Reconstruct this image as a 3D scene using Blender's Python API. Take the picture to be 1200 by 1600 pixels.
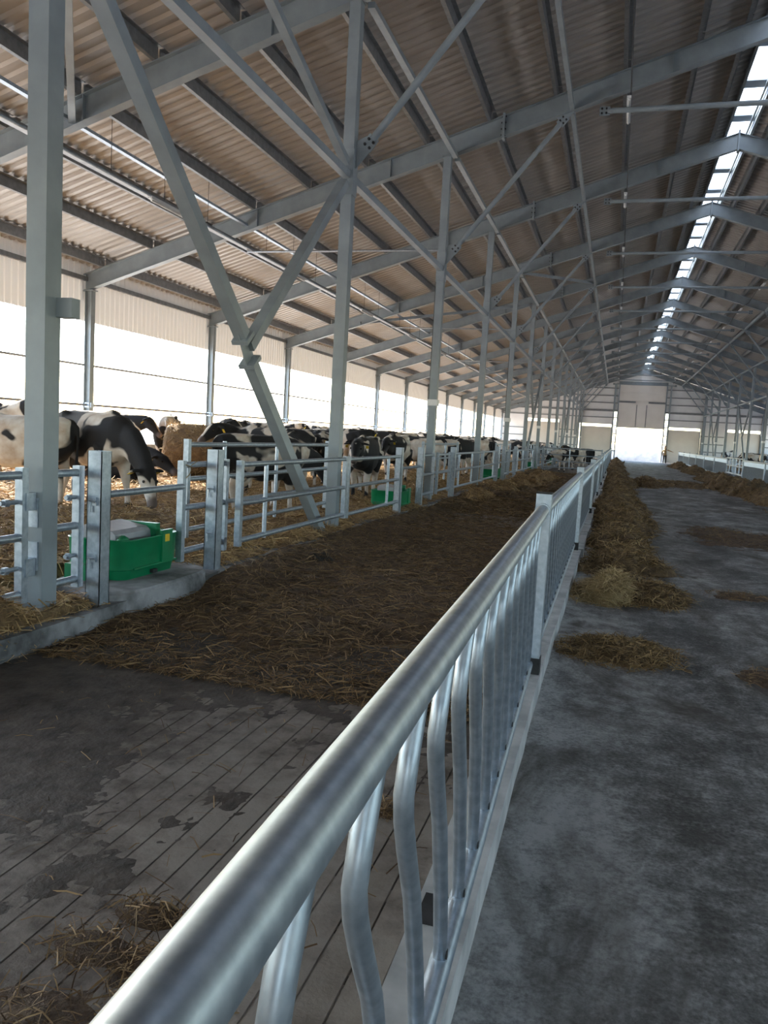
import bpy, bmesh, math, random
import numpy as np
from mathutils import Vector, Matrix, noise
R = math.radians
random.seed(7)
for o in list(bpy.data.objects): bpy.data.objects.remove(o)
sc = bpy.context.scene
C = sc.collection

# ------------------------------------------------------------------ camera
F, ROLL, VPX, VPY, H = 1245., .0562, 962.9, 695.5, 1.55
_dx, _dy = VPX - 600., VPY - 800.
_u = math.cos(-ROLL) * _dx - math.sin(-ROLL) * _dy
_v = math.sin(-ROLL) * _dx + math.cos(-ROLL) * _dy
PIT = math.atan(-_v / F); YAW = math.atan(_u * math.cos(PIT) / F)
r0 = Vector((math.cos(YAW), math.sin(YAW), 0)); f0 = Vector((-math.sin(YAW), math.cos(YAW), 0)); z0 = Vector((0, 0, 1))
fw = math.cos(PIT) * f0 - math.sin(PIT) * z0; up = math.sin(PIT) * f0 + math.cos(PIT) * z0
r2 = math.cos(ROLL) * r0 + math.sin(ROLL) * up; u2 = -math.sin(ROLL) * r0 + math.cos(ROLL) * up
cd = bpy.data.cameras.new('camera'); cam = bpy.data.objects.new('camera', cd); C.objects.link(cam)
cd.sensor_fit = 'HORIZONTAL'; cd.sensor_width = 36; cd.lens = F / 1200 * 36; cd.clip_end = 500; cd.clip_start = .05
M = Matrix((r2, u2, -fw)).transposed().to_4x4(); M.translation = (0, 0, H); cam.matrix_world = M
sc.camera = cam
def ground(px, py, z):            # pixel -> point on the level z
    d = r2 * ((px - 600) / F) - u2 * ((py - 800) / F) + fw
    t = (z - H) / d.z
    return Vector((0, 0, H)) + d * t
def at_depth(px, d_, z):          # point over pixel column px at depth d_ along the view, on level z
    py = 695.5 + .0562 * (px - 963) + (H - z) * F / d_
    return ground(px, py, z)

# ------------------------------------------------------------------ light
w = bpy.data.worlds.new('sky'); sc.world = w; w.use_nodes = True
wn = w.node_tree.nodes; wl = w.node_tree.links
bg = wn['Background']
sky = wn.new('ShaderNodeTexSky'); sky.sky_type = 'NISHITA'; sky.sun_disc = False
sky.sun_elevation = R(31); sky.sun_rotation = R(-62); sky.air_density = 1.0; sky.dust_density = .7; sky.ozone_density = 1.0
wl.new(sky.outputs[0], bg.inputs[0]); bg.inputs[1].default_value = .85
sd = bpy.data.lights.new('sun', 'SUN'); sd.energy = 18.0; sd.angle = R(.8); sd.color = (1, .9, .74)
sun = bpy.data.objects.new('sun', sd); C.objects.link(sun)
_sd = Vector((-math.cos(R(31)) * math.sin(R(62)), math.cos(R(31)) * math.cos(R(62)), math.sin(R(31))))
sun.rotation_euler = _sd.to_track_quat('Z', 'Y').to_euler()
sun.location = (-30, 20, 30)
def portal(loc, rot, sx, sy):
    l = bpy.data.lights.new('window_portal', 'AREA'); l.shape = 'RECTANGLE'; l.size = sx; l.size_y = sy
    l.cycles.is_portal = True
    o = bpy.data.objects.new('window_portal', l); C.objects.link(o); o.location = loc; o.rotation_euler = rot
portal((-12.6, 37, 2.3), (0, R(-90), 0), 3.2, 104)
portal((17.35, 37, 2.9), (0, R(90), 0), 1.9, 104)
portal((2.35, 37, 10.15), (0, 0, 0), .6, 104)
portal((2.35, 89.3, 1.8), (R(-90), 0, 0), 4.8, 3.6)
portal((2.35, -14.3, 2.2), (R(90), 0, 0), 6.2, 4.4)
vs = sc.view_settings; vs.view_transform = 'Standard'; vs.look = 'None'; vs.gamma = 1; vs.use_curve_mapping = False
vs.exposure = 0.5

# ------------------------------------------------------------------ mesh helpers
class MB:
    def __init__(s): s.v = []; s.f = []
    def add(s, vs_, fs):
        n = len(s.v); s.v += [tuple(p) for p in vs_]; s.f += [tuple(i + n for i in f) for f in fs]; return s
    def box(s, x0, x1, y0, y1, z0_, z1):
        return s.add([(x0, y0, z0_), (x1, y0, z0_), (x1, y1, z0_), (x0, y1, z0_), (x0, y0, z1), (x1, y0, z1), (x1, y1, z1), (x0, y1, z1)],
                     [(0, 3, 2, 1), (4, 5, 6, 7), (0, 1, 5, 4), (1, 2, 6, 5), (2, 3, 7, 6), (3, 0, 4, 7)])
    def bar(s, a, b, w_, h_, ref=(0, 0, 1)):          # rectangular bar between two points
        a = Vector(a); b = Vector(b); d = (b - a).normalized(); ref = Vector(ref)
        if abs(d.dot(ref)) > .98: ref = Vector((0, 1, 0)) if abs(d.y) < .9 else Vector((1, 0, 0))
        sx = d.cross(ref).normalized(); sz = sx.cross(d).normalized()
        p = []
        for q in (a, b):
            for i, j in ((-1, -1), (1, -1), (1, 1), (-1, 1)): p.append(q + sx * (i * w_ / 2) + sz * (j * h_ / 2))
        return s.add(p, [(0, 1, 2, 3), (7, 6, 5, 4), (0, 4, 5, 1), (1, 5, 6, 2), (2, 6, 7, 3), (3, 7, 4, 0)])
    def tube(s, pts, rad, n=10, caps=True, sq=1.0):
        pts = [Vector(p) for p in pts]; rads = rad if isinstance(rad, (list, tuple)) else [rad] * len(pts)
        rings = []; pr = None
        for i, p in enumerate(pts):
            d = (pts[min(i + 1, len(pts) - 1)] - pts[max(i - 1, 0)]).normalized()
            if pr is None:
                ref = Vector((0, 0, 1)) if abs(d.z) < .9 else Vector((1, 0, 0))
                sx = d.cross(ref).normalized()
            else:
                sx = (pr - d * pr.dot(d)).normalized()
            pr = sx; sz = d.cross(sx).normalized()
            rings.append([p + sx * (math.cos(2 * math.pi * k / n) * rads[i]) + sz * (math.sin(2 * math.pi * k / n) * rads[i] * sq) for k in range(n)])
        vs_ = [q for r in rings for q in r]; fs = []
        for i in range(len(pts) - 1):
            for k in range(n):
                fs.append((i * n + k, i * n + (k + 1) % n, (i + 1) * n + (k + 1) % n, (i + 1) * n + k))
        if caps:
            fs.append(tuple(range(n))[::-1]); m = (len(pts) - 1) * n; fs.append(tuple(range(m, m + n)))
        return s.add(vs_, fs)
    def prism(s, poly, a, b, axis):                  # polygon (2D) extruded along axis from a to b
        n = len(poly); mk = {'x': lambda u, v, t: (t, u, v), 'y': lambda u, v, t: (u, t, v), 'z': lambda u, v, t: (u, v, t)}[axis]
        vs_ = [mk(u, v, a) for u, v in poly] + [mk(u, v, b) for u, v in poly]
        fs = [(i, (i + 1) % n, n + (i + 1) % n, n + i) for i in range(n)] + [tuple(range(n))[::-1], tuple(range(n, 2 * n))]
        return s.add(vs_, fs)
    def mesh(s, name, smooth=False):
        m = bpy.data.meshes.new(name); m.from_pydata(s.v, [], s.f)
        bm = bmesh.new(); bm.from_mesh(m); bmesh.ops.recalc_face_normals(bm, faces=bm.faces); bm.to_mesh(m); bm.free()
        if smooth:
            m.shade_smooth()
            try: m.set_sharp_from_angle(angle=R(40))
            except Exception: pass
        return m
def link(name, mesh, mat=None, parent=None, loc=None, rz=0):
    if mat is not None and mesh is not None and len(mesh.materials) == 0: mesh.materials.append(mat)
    o = bpy.data.objects.new(name, mesh); C.objects.link(o)
    if parent is not None: o.parent = parent
    if loc is not None: o.location = loc
    if rz: o.rotation_euler = (0, 0, rz)
    return o
def tag(o, label, cat, group=None):
    o['label'] = label; o['category'] = cat
    if group: o['group'] = group
    return o
def struct(o): o['kind'] = 'structure'; return o
def thing(name, label, cat, loc=(0, 0, 0), rz=0, group=None):
    o = link(name, None, None, None, loc, rz); o.empty_display_size = .1
    return tag(o, label, cat, group)
def part(name, mb, mat, parent, smooth=False): return link(name, mb.mesh(name, smooth), mat, parent)
def dup(root, loc, label=None, group=None, rz=None):
    c = root.copy(); C.objects.link(c); c.location = loc
    if rz is not None: c.rotation_euler = (0, 0, rz)
    if label: c['label'] = label
    if group: c['group'] = group
    for ch in list(root.children):
        k = ch.copy(); C.objects.link(k); k.parent = c
        for g in list(ch.children):
            q = g.copy(); C.objects.link(q); q.parent = k
    return c

# ------------------------------------------------------------------ materials
def newmat(name):
    m = bpy.data.materials.new(name); m.use_nodes = True
    return m, m.node_tree.nodes, m.node_tree.links, m.node_tree.nodes['Principled BSDF']
def ramp(n, stops, interp='LINEAR'):
    r = n.new('ShaderNodeValToRGB'); r.color_ramp.interpolation = interp
    e = r.color_ramp.elements
    while len(e) < len(stops): e.new(.5)
    for el, (p, c) in zip(e, stops): el.position = p; el.color = (*c, 1) if len(c) == 3 else c
    return r
def coords(n, l, scale, kind='Object'):
    t = n.new('ShaderNodeTexCoord'); mp = n.new('ShaderNodeMapping')
    mp.inputs['Scale'].default_value = scale if isinstance(scale, (tuple, list)) else (scale,) * 3
    l.new(t.outputs[kind], mp.inputs[0]); return mp
def nz(n, l, vec, scale, detail=4, rough=.55):
    t = n.new('ShaderNodeTexNoise'); t.inputs['Scale'].default_value = scale; t.inputs['Detail'].default_value = detail; t.inputs['Roughness'].default_value = rough
    if vec is not None: l.new(vec, t.inputs['Vector'])
    return t
def bump(n, l, b, h, strength, dist):
    k = n.new('ShaderNodeBump'); k.inputs['Strength'].default_value = strength; k.inputs['Distance'].default_value = dist
    l.new(h, k.inputs['Height']); l.new(k.outputs[0], b.inputs['Normal'])
def noisy(name, c1, c2, scale, rough=.5, metal=0, bstr=0, bscale=None, bdist=.005, r2=None, detail=4, lo=.35, hi=.65, kind='Object'):
    m, n, l, b = newmat(name); mp = coords(n, l, 1, kind)
    t = nz(n, l, mp.outputs[0], scale, detail); r = ramp(n, [(lo, c1), (hi, c2)])
    l.new(t.outputs[0], r.inputs[0]); l.new(r.outputs[0], b.inputs['Base Color'])
    b.inputs['Roughness'].default_value = rough; b.inputs['Metallic'].default_value = metal
    if r2 is not None:
        mr = n.new('ShaderNodeMapRange'); mr.inputs[3].default_value = rough; mr.inputs[4].default_value = r2
        l.new(t.outputs[0], mr.inputs[0]); l.new(mr.outputs[0], b.inputs['Roughness'])
    if bstr:
        t2 = nz(n, l, mp.outputs[0], bscale or scale, 5); bump(n, l, b, t2.outputs[0], bstr, bdist)
    return m
PAINT = noisy('grey_steel_paint', (.235, .27, .29), (.29, .33, .35), 3, .42, .0)
GALV = noisy('galvanised_steel', (.34, .39, .45), (.47, .525, .585), 26, .36, .8, r2=.5, detail=6)
GALVD = noisy('galvanised_purlin', (.20, .205, .21), (.27, .275, .28), 9, .45, .5)
ROOF = noisy('roof_sheet_steel', (.40, .365, .335), (.48, .445, .41), .7, .38, .2)
WHITEP = noisy('white_wall_sheet', (.80, .785, .77), (.86, .85, .835), 1.2, .5)
DOORP = noisy('beige_door_panel', (.72, .67, .61), (.79, .74, .68), .8, .5)
def fascia():
    m, n, l, b = newmat('white_fascia_sheet'); out = [x for x in n if x.type == 'OUTPUT_MATERIAL'][0]
    b.inputs['Base Color'].default_value = (.80, .775, .75, 1); b.inputs['Roughness'].default_value = .5
    tl = n.new('ShaderNodeBsdfTranslucent'); tl.inputs[0].default_value = (.80, .76, .71, 1)
    mx = n.new('ShaderNodeMixShader'); mx.inputs[0].default_value = .028
    l.new(b.outputs[0], mx.inputs[1]); l.new(tl.outputs[0], mx.inputs[2]); l.new(mx.outputs[0], out.inputs[0]); return m
FASC = fascia()
CURB = noisy('pale_concrete', (.34, .34, .33), (.56, .55, .53), 5, .85, 0, .4, 30, .004)
KERB = noisy('stained_kerb_concrete', (.085, .083, .08), (.36, .36, .365), 3.2, .85, 0, .6, 22, .01, detail=8, lo=.38, hi=.66)
GREEN = noisy('green_plastic', (.002, .17, .062), (.004, .22, .085), 6, .35)
GREYPL = noisy('grey_plastic', (.33, .33, .36), (.42, .42, .44), 8, .35)
YELLOW = noisy('yellow_sticker', (.72, .50, .02), (.80, .58, .04), 20, .5)
BLACK = noisy('black_rubber', (.012, .012, .013), (.03, .03, .032), 20, .6)
BOLT = noisy('dark_bolt_steel', (.03, .03, .035), (.07, .07, .075), 20, .45, .6)
WHITE = noisy('white_plastic', (.72, .72, .72), (.8, .8, .8), 10, .4)
GROUND = noisy('outside_pale_concrete', (.66, .64, .61), (.78, .76, .73), .6, .9)
PERSC = noisy('tan_coat_cloth', (.33, .20, .10), (.42, .26, .13), 9, .9)
PERSD = noisy('dark_trouser_cloth', (.06, .045, .04), (.10, .075, .06), 12, .9)
SKIN = noisy('skin', (.50, .30, .21), (.56, .35, .25), 12, .6)

def concrete_feed():
    m, n, l, b = newmat('feed_alley_concrete'); mp = coords(n, l, 1)
    st = coords(n, l, (1.0, .55, 1))
    a0 = nz(n, l, st.outputs[0], 1.0, 8, .68); a2 = nz(n, l, mp.outputs[0], 6.5, 10, .78); a3 = nz(n, l, mp.outputs[0], 48, 6, .7)
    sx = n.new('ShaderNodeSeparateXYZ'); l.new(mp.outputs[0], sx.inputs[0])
    lim = n.new('ShaderNodeMapRange'); lim.inputs[1].default_value = -.30; lim.inputs[2].default_value = .45; lim.inputs[3].default_value = .09; lim.inputs[4].default_value = -.02  # floor colour gets lighter towards the kerb
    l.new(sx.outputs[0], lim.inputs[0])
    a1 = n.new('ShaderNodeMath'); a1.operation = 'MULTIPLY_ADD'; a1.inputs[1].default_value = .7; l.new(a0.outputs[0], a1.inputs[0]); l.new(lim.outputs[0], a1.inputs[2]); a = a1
    mx = n.new('ShaderNodeMath'); mx.operation = 'MULTIPLY_ADD'; mx.inputs[1].default_value = .62
    l.new(a2.outputs[0], mx.inputs[0]); l.new(a.outputs[0], mx.inputs[2])
    mx2 = n.new('ShaderNodeMath'); mx2.operation = 'MULTIPLY_ADD'; mx2.inputs[1].default_value = .32
    l.new(a3.outputs[0], mx2.inputs[0]); l.new(mx.outputs[0], mx2.inputs[2])
    r = ramp(n, [(.655, (.020, .016, .014)), (.725, (.056, .050, .046)), (.80, (.165, .158, .152)), (.94, (.46, .45, .44))])
    dv = n.new('ShaderNodeMath'); dv.operation = 'ADD'; dv.inputs[1].default_value = .0
    l.new(mx2.outputs[0], dv.inputs[0]); l.new(dv.outputs[0], r.inputs[0])
    # brown dung smears
    br = nz(n, l, st.outputs[0], 1.0, 8, .66); br.inputs['Distortion'].default_value = .6
    rb = ramp(n, [(.50, (0, 0, 0)), (.60, (1, 1, 1))]); l.new(br.outputs[0], rb.inputs[0])
    mix = n.new('ShaderNodeMix'); mix.data_type = 'RGBA'; mix.inputs['B'].default_value = (.042, .027, .016, 1)
    sc_ = n.new('ShaderNodeMath'); sc_.operation = 'MULTIPLY'; sc_.inputs[1].default_value = .85
    l.new(rb.outputs[0], sc_.inputs[0]); l.new(sc_.outputs[0], mix.inputs['Factor']); l.new(r.outputs[0], mix.inputs['A'])
    l.new(mix.outputs['Result'], b.inputs['Base Color'])
    rr = n.new('ShaderNodeMapRange'); rr.inputs[1].default_value = .35; rr.inputs[2].default_value = .65; rr.inputs[3].default_value = .38; rr.inputs[4].default_value = .9
    l.new(a2.outputs[0], rr.inputs[0]); l.new(rr.outputs[0], b.inputs['Roughness'])
    bump(n, l, b, mx2.outputs[0], .9, .03)
    return m
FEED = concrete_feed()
def concrete_alley():
    m, n, l, b = newmat('scraped_alley_concrete'); mp = coords(n, l, 1)
    a = nz(n, l, mp.outputs[0], 1.3, 8, .65); a2 = nz(n, l, mp.outputs[0], 9, 6, .7)
    mx = n.new('ShaderNodeMath'); mx.operation = 'MULTIPLY_ADD'; mx.inputs[1].default_value = .45
    l.new(a2.outputs[0], mx.inputs[0]); l.new(a.outputs[0], mx.inputs[2])
    # more manure towards the kerb side
    sx = n.new('ShaderNodeSeparateXYZ'); l.new(mp.outputs[0], sx.inputs[0])
    gr = n.new('ShaderNodeMapRange'); gr.inputs[1].default_value = -1.2; gr.inputs[2].default_value = -3.2; gr.inputs[3].default_value = .06; gr.inputs[4].default_value = -.16
    l.new(sx.outputs[0], gr.inputs[0])
    ad = n.new('ShaderNodeMath'); l.new(mx.outputs[0], ad.inputs[0]); l.new(gr.outputs[0], ad.inputs[1])
    r = ramp(n, [(.50, (.040, .029, .021)), (.62, (.085, .066, .050)), (.71, (.18, .150, .125)), (.84, (.27, .235, .20))])
    l.new(ad.outputs[0], r.inputs[0]); l.new(r.outputs[0], b.inputs['Base Color'])
    b.inputs['Roughness'].default_value = .7
    bump(n, l, b, mx.outputs[0], .7, .02)
    return m
ALLEY = concrete_alley()
def straw_mat(name, cols, scale=9, island=False):
    m, n, l, b = newmat(name)
    if island:
        g = n.new('ShaderNodeNewGeometry'); src = g.outputs['Random Per Island']
    else:
        mp = coords(n, l, 1); t = nz(n, l, mp.outputs[0], scale, 8, .7); src = t.outputs[0]
        t2 = nz(n, l, mp.outputs[0], scale * 7, 4, .7); bump(n, l, b, t2.outputs[0], 1.0, .03)
    k = len(cols)
    r = ramp(n, [((i / (k - 1)) if island else .3 + .4 * i / (k - 1), c) for i, c in enumerate(cols)])
    l.new(src, r.inputs[0]); l.new(r.outputs[0], b.inputs['Base Color']); b.inputs['Roughness'].default_value = .75
    return m
BED = straw_mat('bedding_straw', [(0.1, 0.055, 0.024), (0.27, 0.165, 0.073), (0.46, 0.305, 0.145)])
BEDS = straw_mat('bedding_straw_stalks', [(0.16, 0.088, 0.034), (0.4, 0.25, 0.105), (0.66, 0.46, 0.22), (0.3, 0.18, 0.07)], island=True)
MAT = straw_mat('trampled_straw', [(0.04, 0.021, 0.010), (0.105, 0.059, 0.027), (0.20, 0.12, 0.056)])
MATS = straw_mat('trampled_straw_stalks', [(0.06, 0.031, 0.013), (0.19, 0.11, 0.046), (0.38, 0.245, 0.11), (0.1, 0.056, 0.022)], island=True)
HAY = straw_mat('feed_hay', [(0.045, 0.025, 0.011), (0.145, 0.086, 0.036), (0.28, 0.18, 0.08)])
HAYS = straw_mat('feed_hay_stalks', [(0.06, 0.033, 0.013), (0.26, 0.16, 0.062), (0.48, 0.33, 0.15), (0.13, 0.075, 0.03)], island=True)
PHAY = straw_mat('pale_hay', [(0.14, 0.09, 0.04), (0.34, 0.24, 0.11), (0.46, 0.34, 0.17)])
PHAYS = straw_mat('pale_hay_stalks', [(0.2, 0.13, 0.055), (0.46, 0.33, 0.16), (0.6, 0.46, 0.24)], island=True)
BALE = straw_mat('bale_straw', [(.13, .075, .035), (.27, .165, .08), (.40, .26, .13)], 6)

def coat():
    m, n, l, b = newmat('cow_coat'); oi = n.new('ShaderNodeObjectInfo'); sep = n.new('ShaderNodeSeparateColor'); l.new(oi.outputs['Color'], sep.inputs[0])
    tc = n.new('ShaderNodeTexCoord'); off = n.new('ShaderNodeCombineXYZ'); ml = n.new('ShaderNodeMath'); ml.operation = 'MULTIPLY'; ml.inputs[1].default_value = 97.
    l.new(sep.outputs[1], ml.inputs[0]); l.new(ml.outputs[0], off.inputs[0]); l.new(ml.outputs[0], off.inputs[2])
    va = n.new('ShaderNodeVectorMath'); l.new(tc.outputs['Object'], va.inputs[0]); l.new(off.outputs[0], va.inputs[1])
    t = nz(n, l, va.outputs[0], 1.75, 2.2, .45); t.inputs['Distortion'].default_value = .5
    at = n.new('ShaderNodeAttribute'); at.attribute_name = 'zones'; s2 = n.new('ShaderNodeSeparateColor'); l.new(at.outputs['Color'], s2.inputs[0])
    a1 = n.new('ShaderNodeMath'); l.new(t.outputs[0], a1.inputs[0]); l.new(s2.outputs[0], a1.inputs[1])
    a2 = n.new('ShaderNodeMath'); l.new(a1.outputs[0], a2.inputs[0]); l.new(sep.outputs[0], a2.inputs[1])
    r = ramp(n, [(.965, (.44, .37, .30)), (1.0, (.008, .0075, .008))]); 
    sub = n.new('ShaderNodeMath'); sub.operation = 'ADD'; sub.inputs[1].default_value = -.02
    l.new(a2.outputs[0], sub.inputs[0])
    hf = n.new('ShaderNodeMath'); hf.operation = 'MULTIPLY'; hf.inputs[1].default_value = .667; l.new(sub.outputs[0], hf.inputs[0])
    l.new(hf.outputs[0], r.inputs[0])
    # cream stain variation in the white
    t3 = nz(n, l, va.outputs[0], 5, 3); rw = ramp(n, [(.3, (.46, .35, .26)), (.62, (.66, .60, .53))]); l.new(t3.outputs[0], rw.inputs[0])
    mk = ramp(n, [(.655, (0, 0, 0)), (.675, (1, 1, 1))]); l.new(hf.outputs[0], mk.inputs[0])
    mix = n.new('ShaderNodeMix'); mix.data_type = 'RGBA'; mix.inputs['B'].default_value = (.009, .008, .009, 1)
    l.new(mk.outputs[0], mix.inputs['Factor']); l.new(rw.outputs[0], mix.inputs['A'])
    m2 = n.new('ShaderNodeMix'); m2.data_type = 'RGBA'; m2.inputs['B'].default_value = (.13, .095, .085, 1)
    l.new(s2.outputs[1], m2.inputs['Factor']); l.new(mix.outputs['Result'], m2.inputs['A'])
    m3 = n.new('ShaderNodeMix'); m3.data_type = 'RGBA'; m3.inputs['B'].default_value = (.035, .028, .022, 1)
    l.new(s2.outputs[2], m3.inputs['Factor']); l.new(m2.outputs['Result'], m3.inputs['A'])
    l.new(m3.outputs['Result'], b.inputs['Base Color']); b.inputs['Roughness'].default_value = .8
    t4 = nz(n, l, tc.outputs['Object'], 55, 2); bump(n, l, b, t4.outputs[0], .25, .01)
    try: b.inputs['Sheen Weight'].default_value = .03
    except Exception: pass
    return m
COAT = coat()
EYE = noisy('cow_eye', (.006, .005, .005), (.012, .01, .01), 5, .1)
TAGM = noisy('yellow_ear_tag', (.62, .42, .03), (.70, .48, .05), 10, .5)
def polycarb():
    m, n, l, b = newmat('ridge_polycarbonate')
    out = [x for x in n if x.type == 'OUTPUT_MATERIAL'][0]
    tr = n.new('ShaderNodeBsdfTransparent'); tr.inputs[0].default_value = (.92, .95, .97, 1)
    tl = n.new('ShaderNodeBsdfTranslucent'); tl.inputs[0].default_value = (.9, .93, .96, 1)
    mx = n.new('ShaderNodeMixShader'); mx.inputs[0].default_value = .45
    l.new(tr.outputs[0], mx.inputs[1]); l.new(tl.outputs[0], mx.inputs[2]); l.new(mx.outputs[0], out.inputs[0])
    return m
POLY = polycarb()

# ------------------------------------------------------------------ the barn's measures
XC, Y2, S = -3.79, 10.625, 6.0
RX = 2.35                          # ridge
XW, ZW, SL = -12.3, 4.52, .318     # left wall, rafter soffit at the wall, slope
mir = lambda x: 2 * RX - x
YN, YF = -13.6, 88.9
FR = list(range(-2, 16))           # frames: -13.4 .. 88.6
YK = lambda k: Y2 + (k - 2) * S
soff = lambda x: ZW + SL * ((x if x <= RX else mir(x)) - XW)
RD = .40                           # rafter depth (vertical)
PD = .20                           # purlin depth
rooftop = lambda x: soff(x) + RD + PD + .02

# ------------------------------------------------------------------ floors
fl = struct(link('floor', None))
def grid(x0, x1, nx, y0, y1, ny, fz):
    xs = np.linspace(x0, x1, nx + 1); ys = np.linspace(y0, y1, ny + 1); mb = MB()
    vs_ = [(float(x), float(y), fz(float(x), float(y))) for y in ys for x in xs]; W = nx + 1
    return mb.add(vs_, [(j * W + i, j * W + i + 1, (j + 1) * W + i + 1, (j + 1) * W + i) for j in range(ny) for i in range(nx)])
def feedz(x, y):
    return .012 * noise.noise((x * .9, y * .7, 3)) + .006 * noise.noise((x * 3.1, y * 3.1, 9))
g1 = grid(-.36, 6.2, 55, YN, 25, 300, feedz); g1.box(-.36, 6.2, 25, YF + .3, -.2, .0); g1.box(-.36, 6.2, YN, 25, -.3, -.1)
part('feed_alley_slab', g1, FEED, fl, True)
# grooved concrete of the scraped alley
prof = []
x = -3.52
while x < -.6:
    prof += [(x, 0), (x + .096, 0), (x + .0975, -.005), (x + .1025, -.005)]; x += .104
prof += [(-.50, 0)]
mb = MB(); n_ = len(prof)
mb.add([(a, YN, b) for a, b in prof] + [(a, YF, b) for a, b in prof], [(i, i + 1, n_ + i + 1, n_ + i) for i in range(n_ - 1)])
mb.box(-3.52, -.5, YN, YF, -.3, -.1)
part('grooved_alley_slab', mb, ALLEY, fl)
part('bedding_slab', MB().box(XW - .2, -3.5, YN, YF, -.3, .02), KERB, fl)
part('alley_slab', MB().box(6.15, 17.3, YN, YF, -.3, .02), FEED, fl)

DIRT = noisy('dung_film', (.030, .022, .016), (.105, .085, .068), 7, .55, 0, .8, 28, .01, r2=.85, detail=8, lo=.36, hi=.68)
def dirtz(x_, y_):
    n1 = noise.noise((x_ * 1.3, y_ * 1.3, 5.5)); n2 = noise.noise((x_ * 5.2, y_ * 5.2, 1.7)); n3 = noise.noise((x_ * 16, y_ * 16, 2.7)); n4 = noise.noise((x_ * 38, y_ * 38, 7.7))
    return -.0035 + .006 * n1 + .0045 * n2 + .003 * n3 + .002 * n4 + .011 * min(1, max(0, (-1.7 - x_) / 1.3)) + .006 * max(0, (y_ - 3.4))
df = part('dung_film', grid(-3.5, -.56, 150, .4, 5.4, 230, dirtz), DIRT, fl, True); df['kind'] = 'stuff'
# feed kerb under the near fence, and its far twin
def kerb_line(name, pts, w0, w1, h, mat, jag=0):
    mb = MB(); vs_ = []
    for (x_, y_) in pts:
        j = (random.random() - .5) * jag
        vs_ += [(x_ + w0, y_, -.05), (x_ + w0, y_, h), (x_ + w1 + j, y_, h), (x_ + w1 + j * 1.6, y_, -.05)]
    fs = []
    for i in range(len(pts) - 1):
        a = i * 4
        for k in range(4): fs.append((a + k, a + (k + 1) % 4, a + 4 + (k + 1) % 4, a + 4 + k))
    fs += [(0, 1, 2, 3), tuple(len(vs_) - 4 + k for k in (3, 2, 1, 0))]
    return mb.add(vs_, fs)
fx = lambda y: -.39 + (4.9 - y) * .0245 if y < 4.9 else (-.39 - .035 * min(1, (y - 4.9) / 6.))
kx = lambda y: -.42 + (.0132 * (4.9 - y) if y < 4.9 else 0)
ks = kerb_line('k', [(kx(y_), y_) for y_ in np.arange(YN, 10.95, .35)], -.085, .085, .13, CURB, .005)
fk = link('feed_kerb', ks.mesh('feed_kerb'), CURB)
tag(fk, 'smooth pale concrete kerb under the bent bar fence beside the bare wet floor', 'kerb')
for i in range(14):
    y0 = 10.95 + i * 1.2
    b_ = kerb_line('k', [(kx(9), y0 + t) for t in (.01, .4, .8, 1.17)], -.085, .085 + random.uniform(-.02, .03), .13 + random.uniform(-.012, .012), CURB, .02)
    tag(link('kerb_block', b_.mesh('kerb_block'), CURB), 'pale concrete kerb block under the bar fence between the hay heaps', 'kerb block', 'kerb blocks under the bar fence')
fk2 = link('feed_kerb', kerb_line('k', [(kx(30), 27.75), (kx(30), 86.5)], -.085, .085, .13, CURB).mesh('feed_kerb'), CURB)
tag(fk2, 'far stretch of pale concrete kerb under the bar fence towards the open door', 'kerb')
tag(link('drain_gap', MB().box(-.455, -.355, 2.16, 2.32, .126, .1318).mesh('drain_gap'), BLACK), 'dark wet drain stain on the concrete kerb below the bent bars', 'drain')
fk3 = link('feed_kerb', kerb_line('k', [(6.05, 14), (6.05, 86.5)], -.1, .14, .15, CURB).mesh('feed_kerb'), CURB)
tag(fk3, 'concrete kerb under the mesh fence along the opposite side of the feed alley', 'kerb')
# bedding kerb along the column row
bk = link('bedding_kerb', kerb_line('k', [(-3.72, y_) for y_ in np.arange(YN, YF - .2, .5)], -.3, .2, .15, KERB, .05).mesh('bedding_kerb'), KERB)
tag(bk, 'stained concrete kerb running along the row of columns beside the straw', 'kerb')
bk2 = link('bedding_kerb', kerb_line('k', [(8.45, YN), (8.45, YF - .2)], -.25, .25, .15, KERB).mesh('bedding_kerb'), KERB)
tag(bk2, 'concrete kerb along the columns behind the opposite mesh fence', 'kerb')

# ------------------------------------------------------------------ roof: sheets and purlins
ceil_ = struct(link('ceiling', None))
def sheet_mesh(side):
    mb = MB(); x0 = XW - .55; x1 = RX - .29; p = .25; dz = .045; prof = []
    for i in range(4):
        a = i * p; prof += [(a, 0), (a + .09, 0), (a + .125, dz), (a + .215, dz)]
    prof += [(1.0, 0), (1.06, -.002)]
    vs_ = []
    for t, zz in prof:
        for x_ in (x0, x1):
            X = x_ if side < 0 else mir(x_)
            vs_.append((X, t, rooftop(X) + zz))
    n = len(prof)
    mb.add(vs_, [(2 * i, 2 * i + 1, 2 * i + 3, 2 * i + 2) for i in range(n - 1)])
    m = bpy.data.meshes.new('roof_sheet'); m.from_pydata(mb.v, [], mb.f); m.materials.append(ROOF); return m
for sd_ in (-1, 1):
    sm = sheet_mesh(sd_)
    for i in range(103): link('roof_sheet', sm, None, ceil_, (0, YN + i, 0))
PX = [-11.9 + 1.28 * i for i in range(11)] + [1.72]
def zpur():
    return [(-.07, 0), (0, 0), (0, PD - .012), (.07, PD - .012), (.07, PD), (-.012, PD), (-.012, .012), (-.07, .012)]
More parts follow.
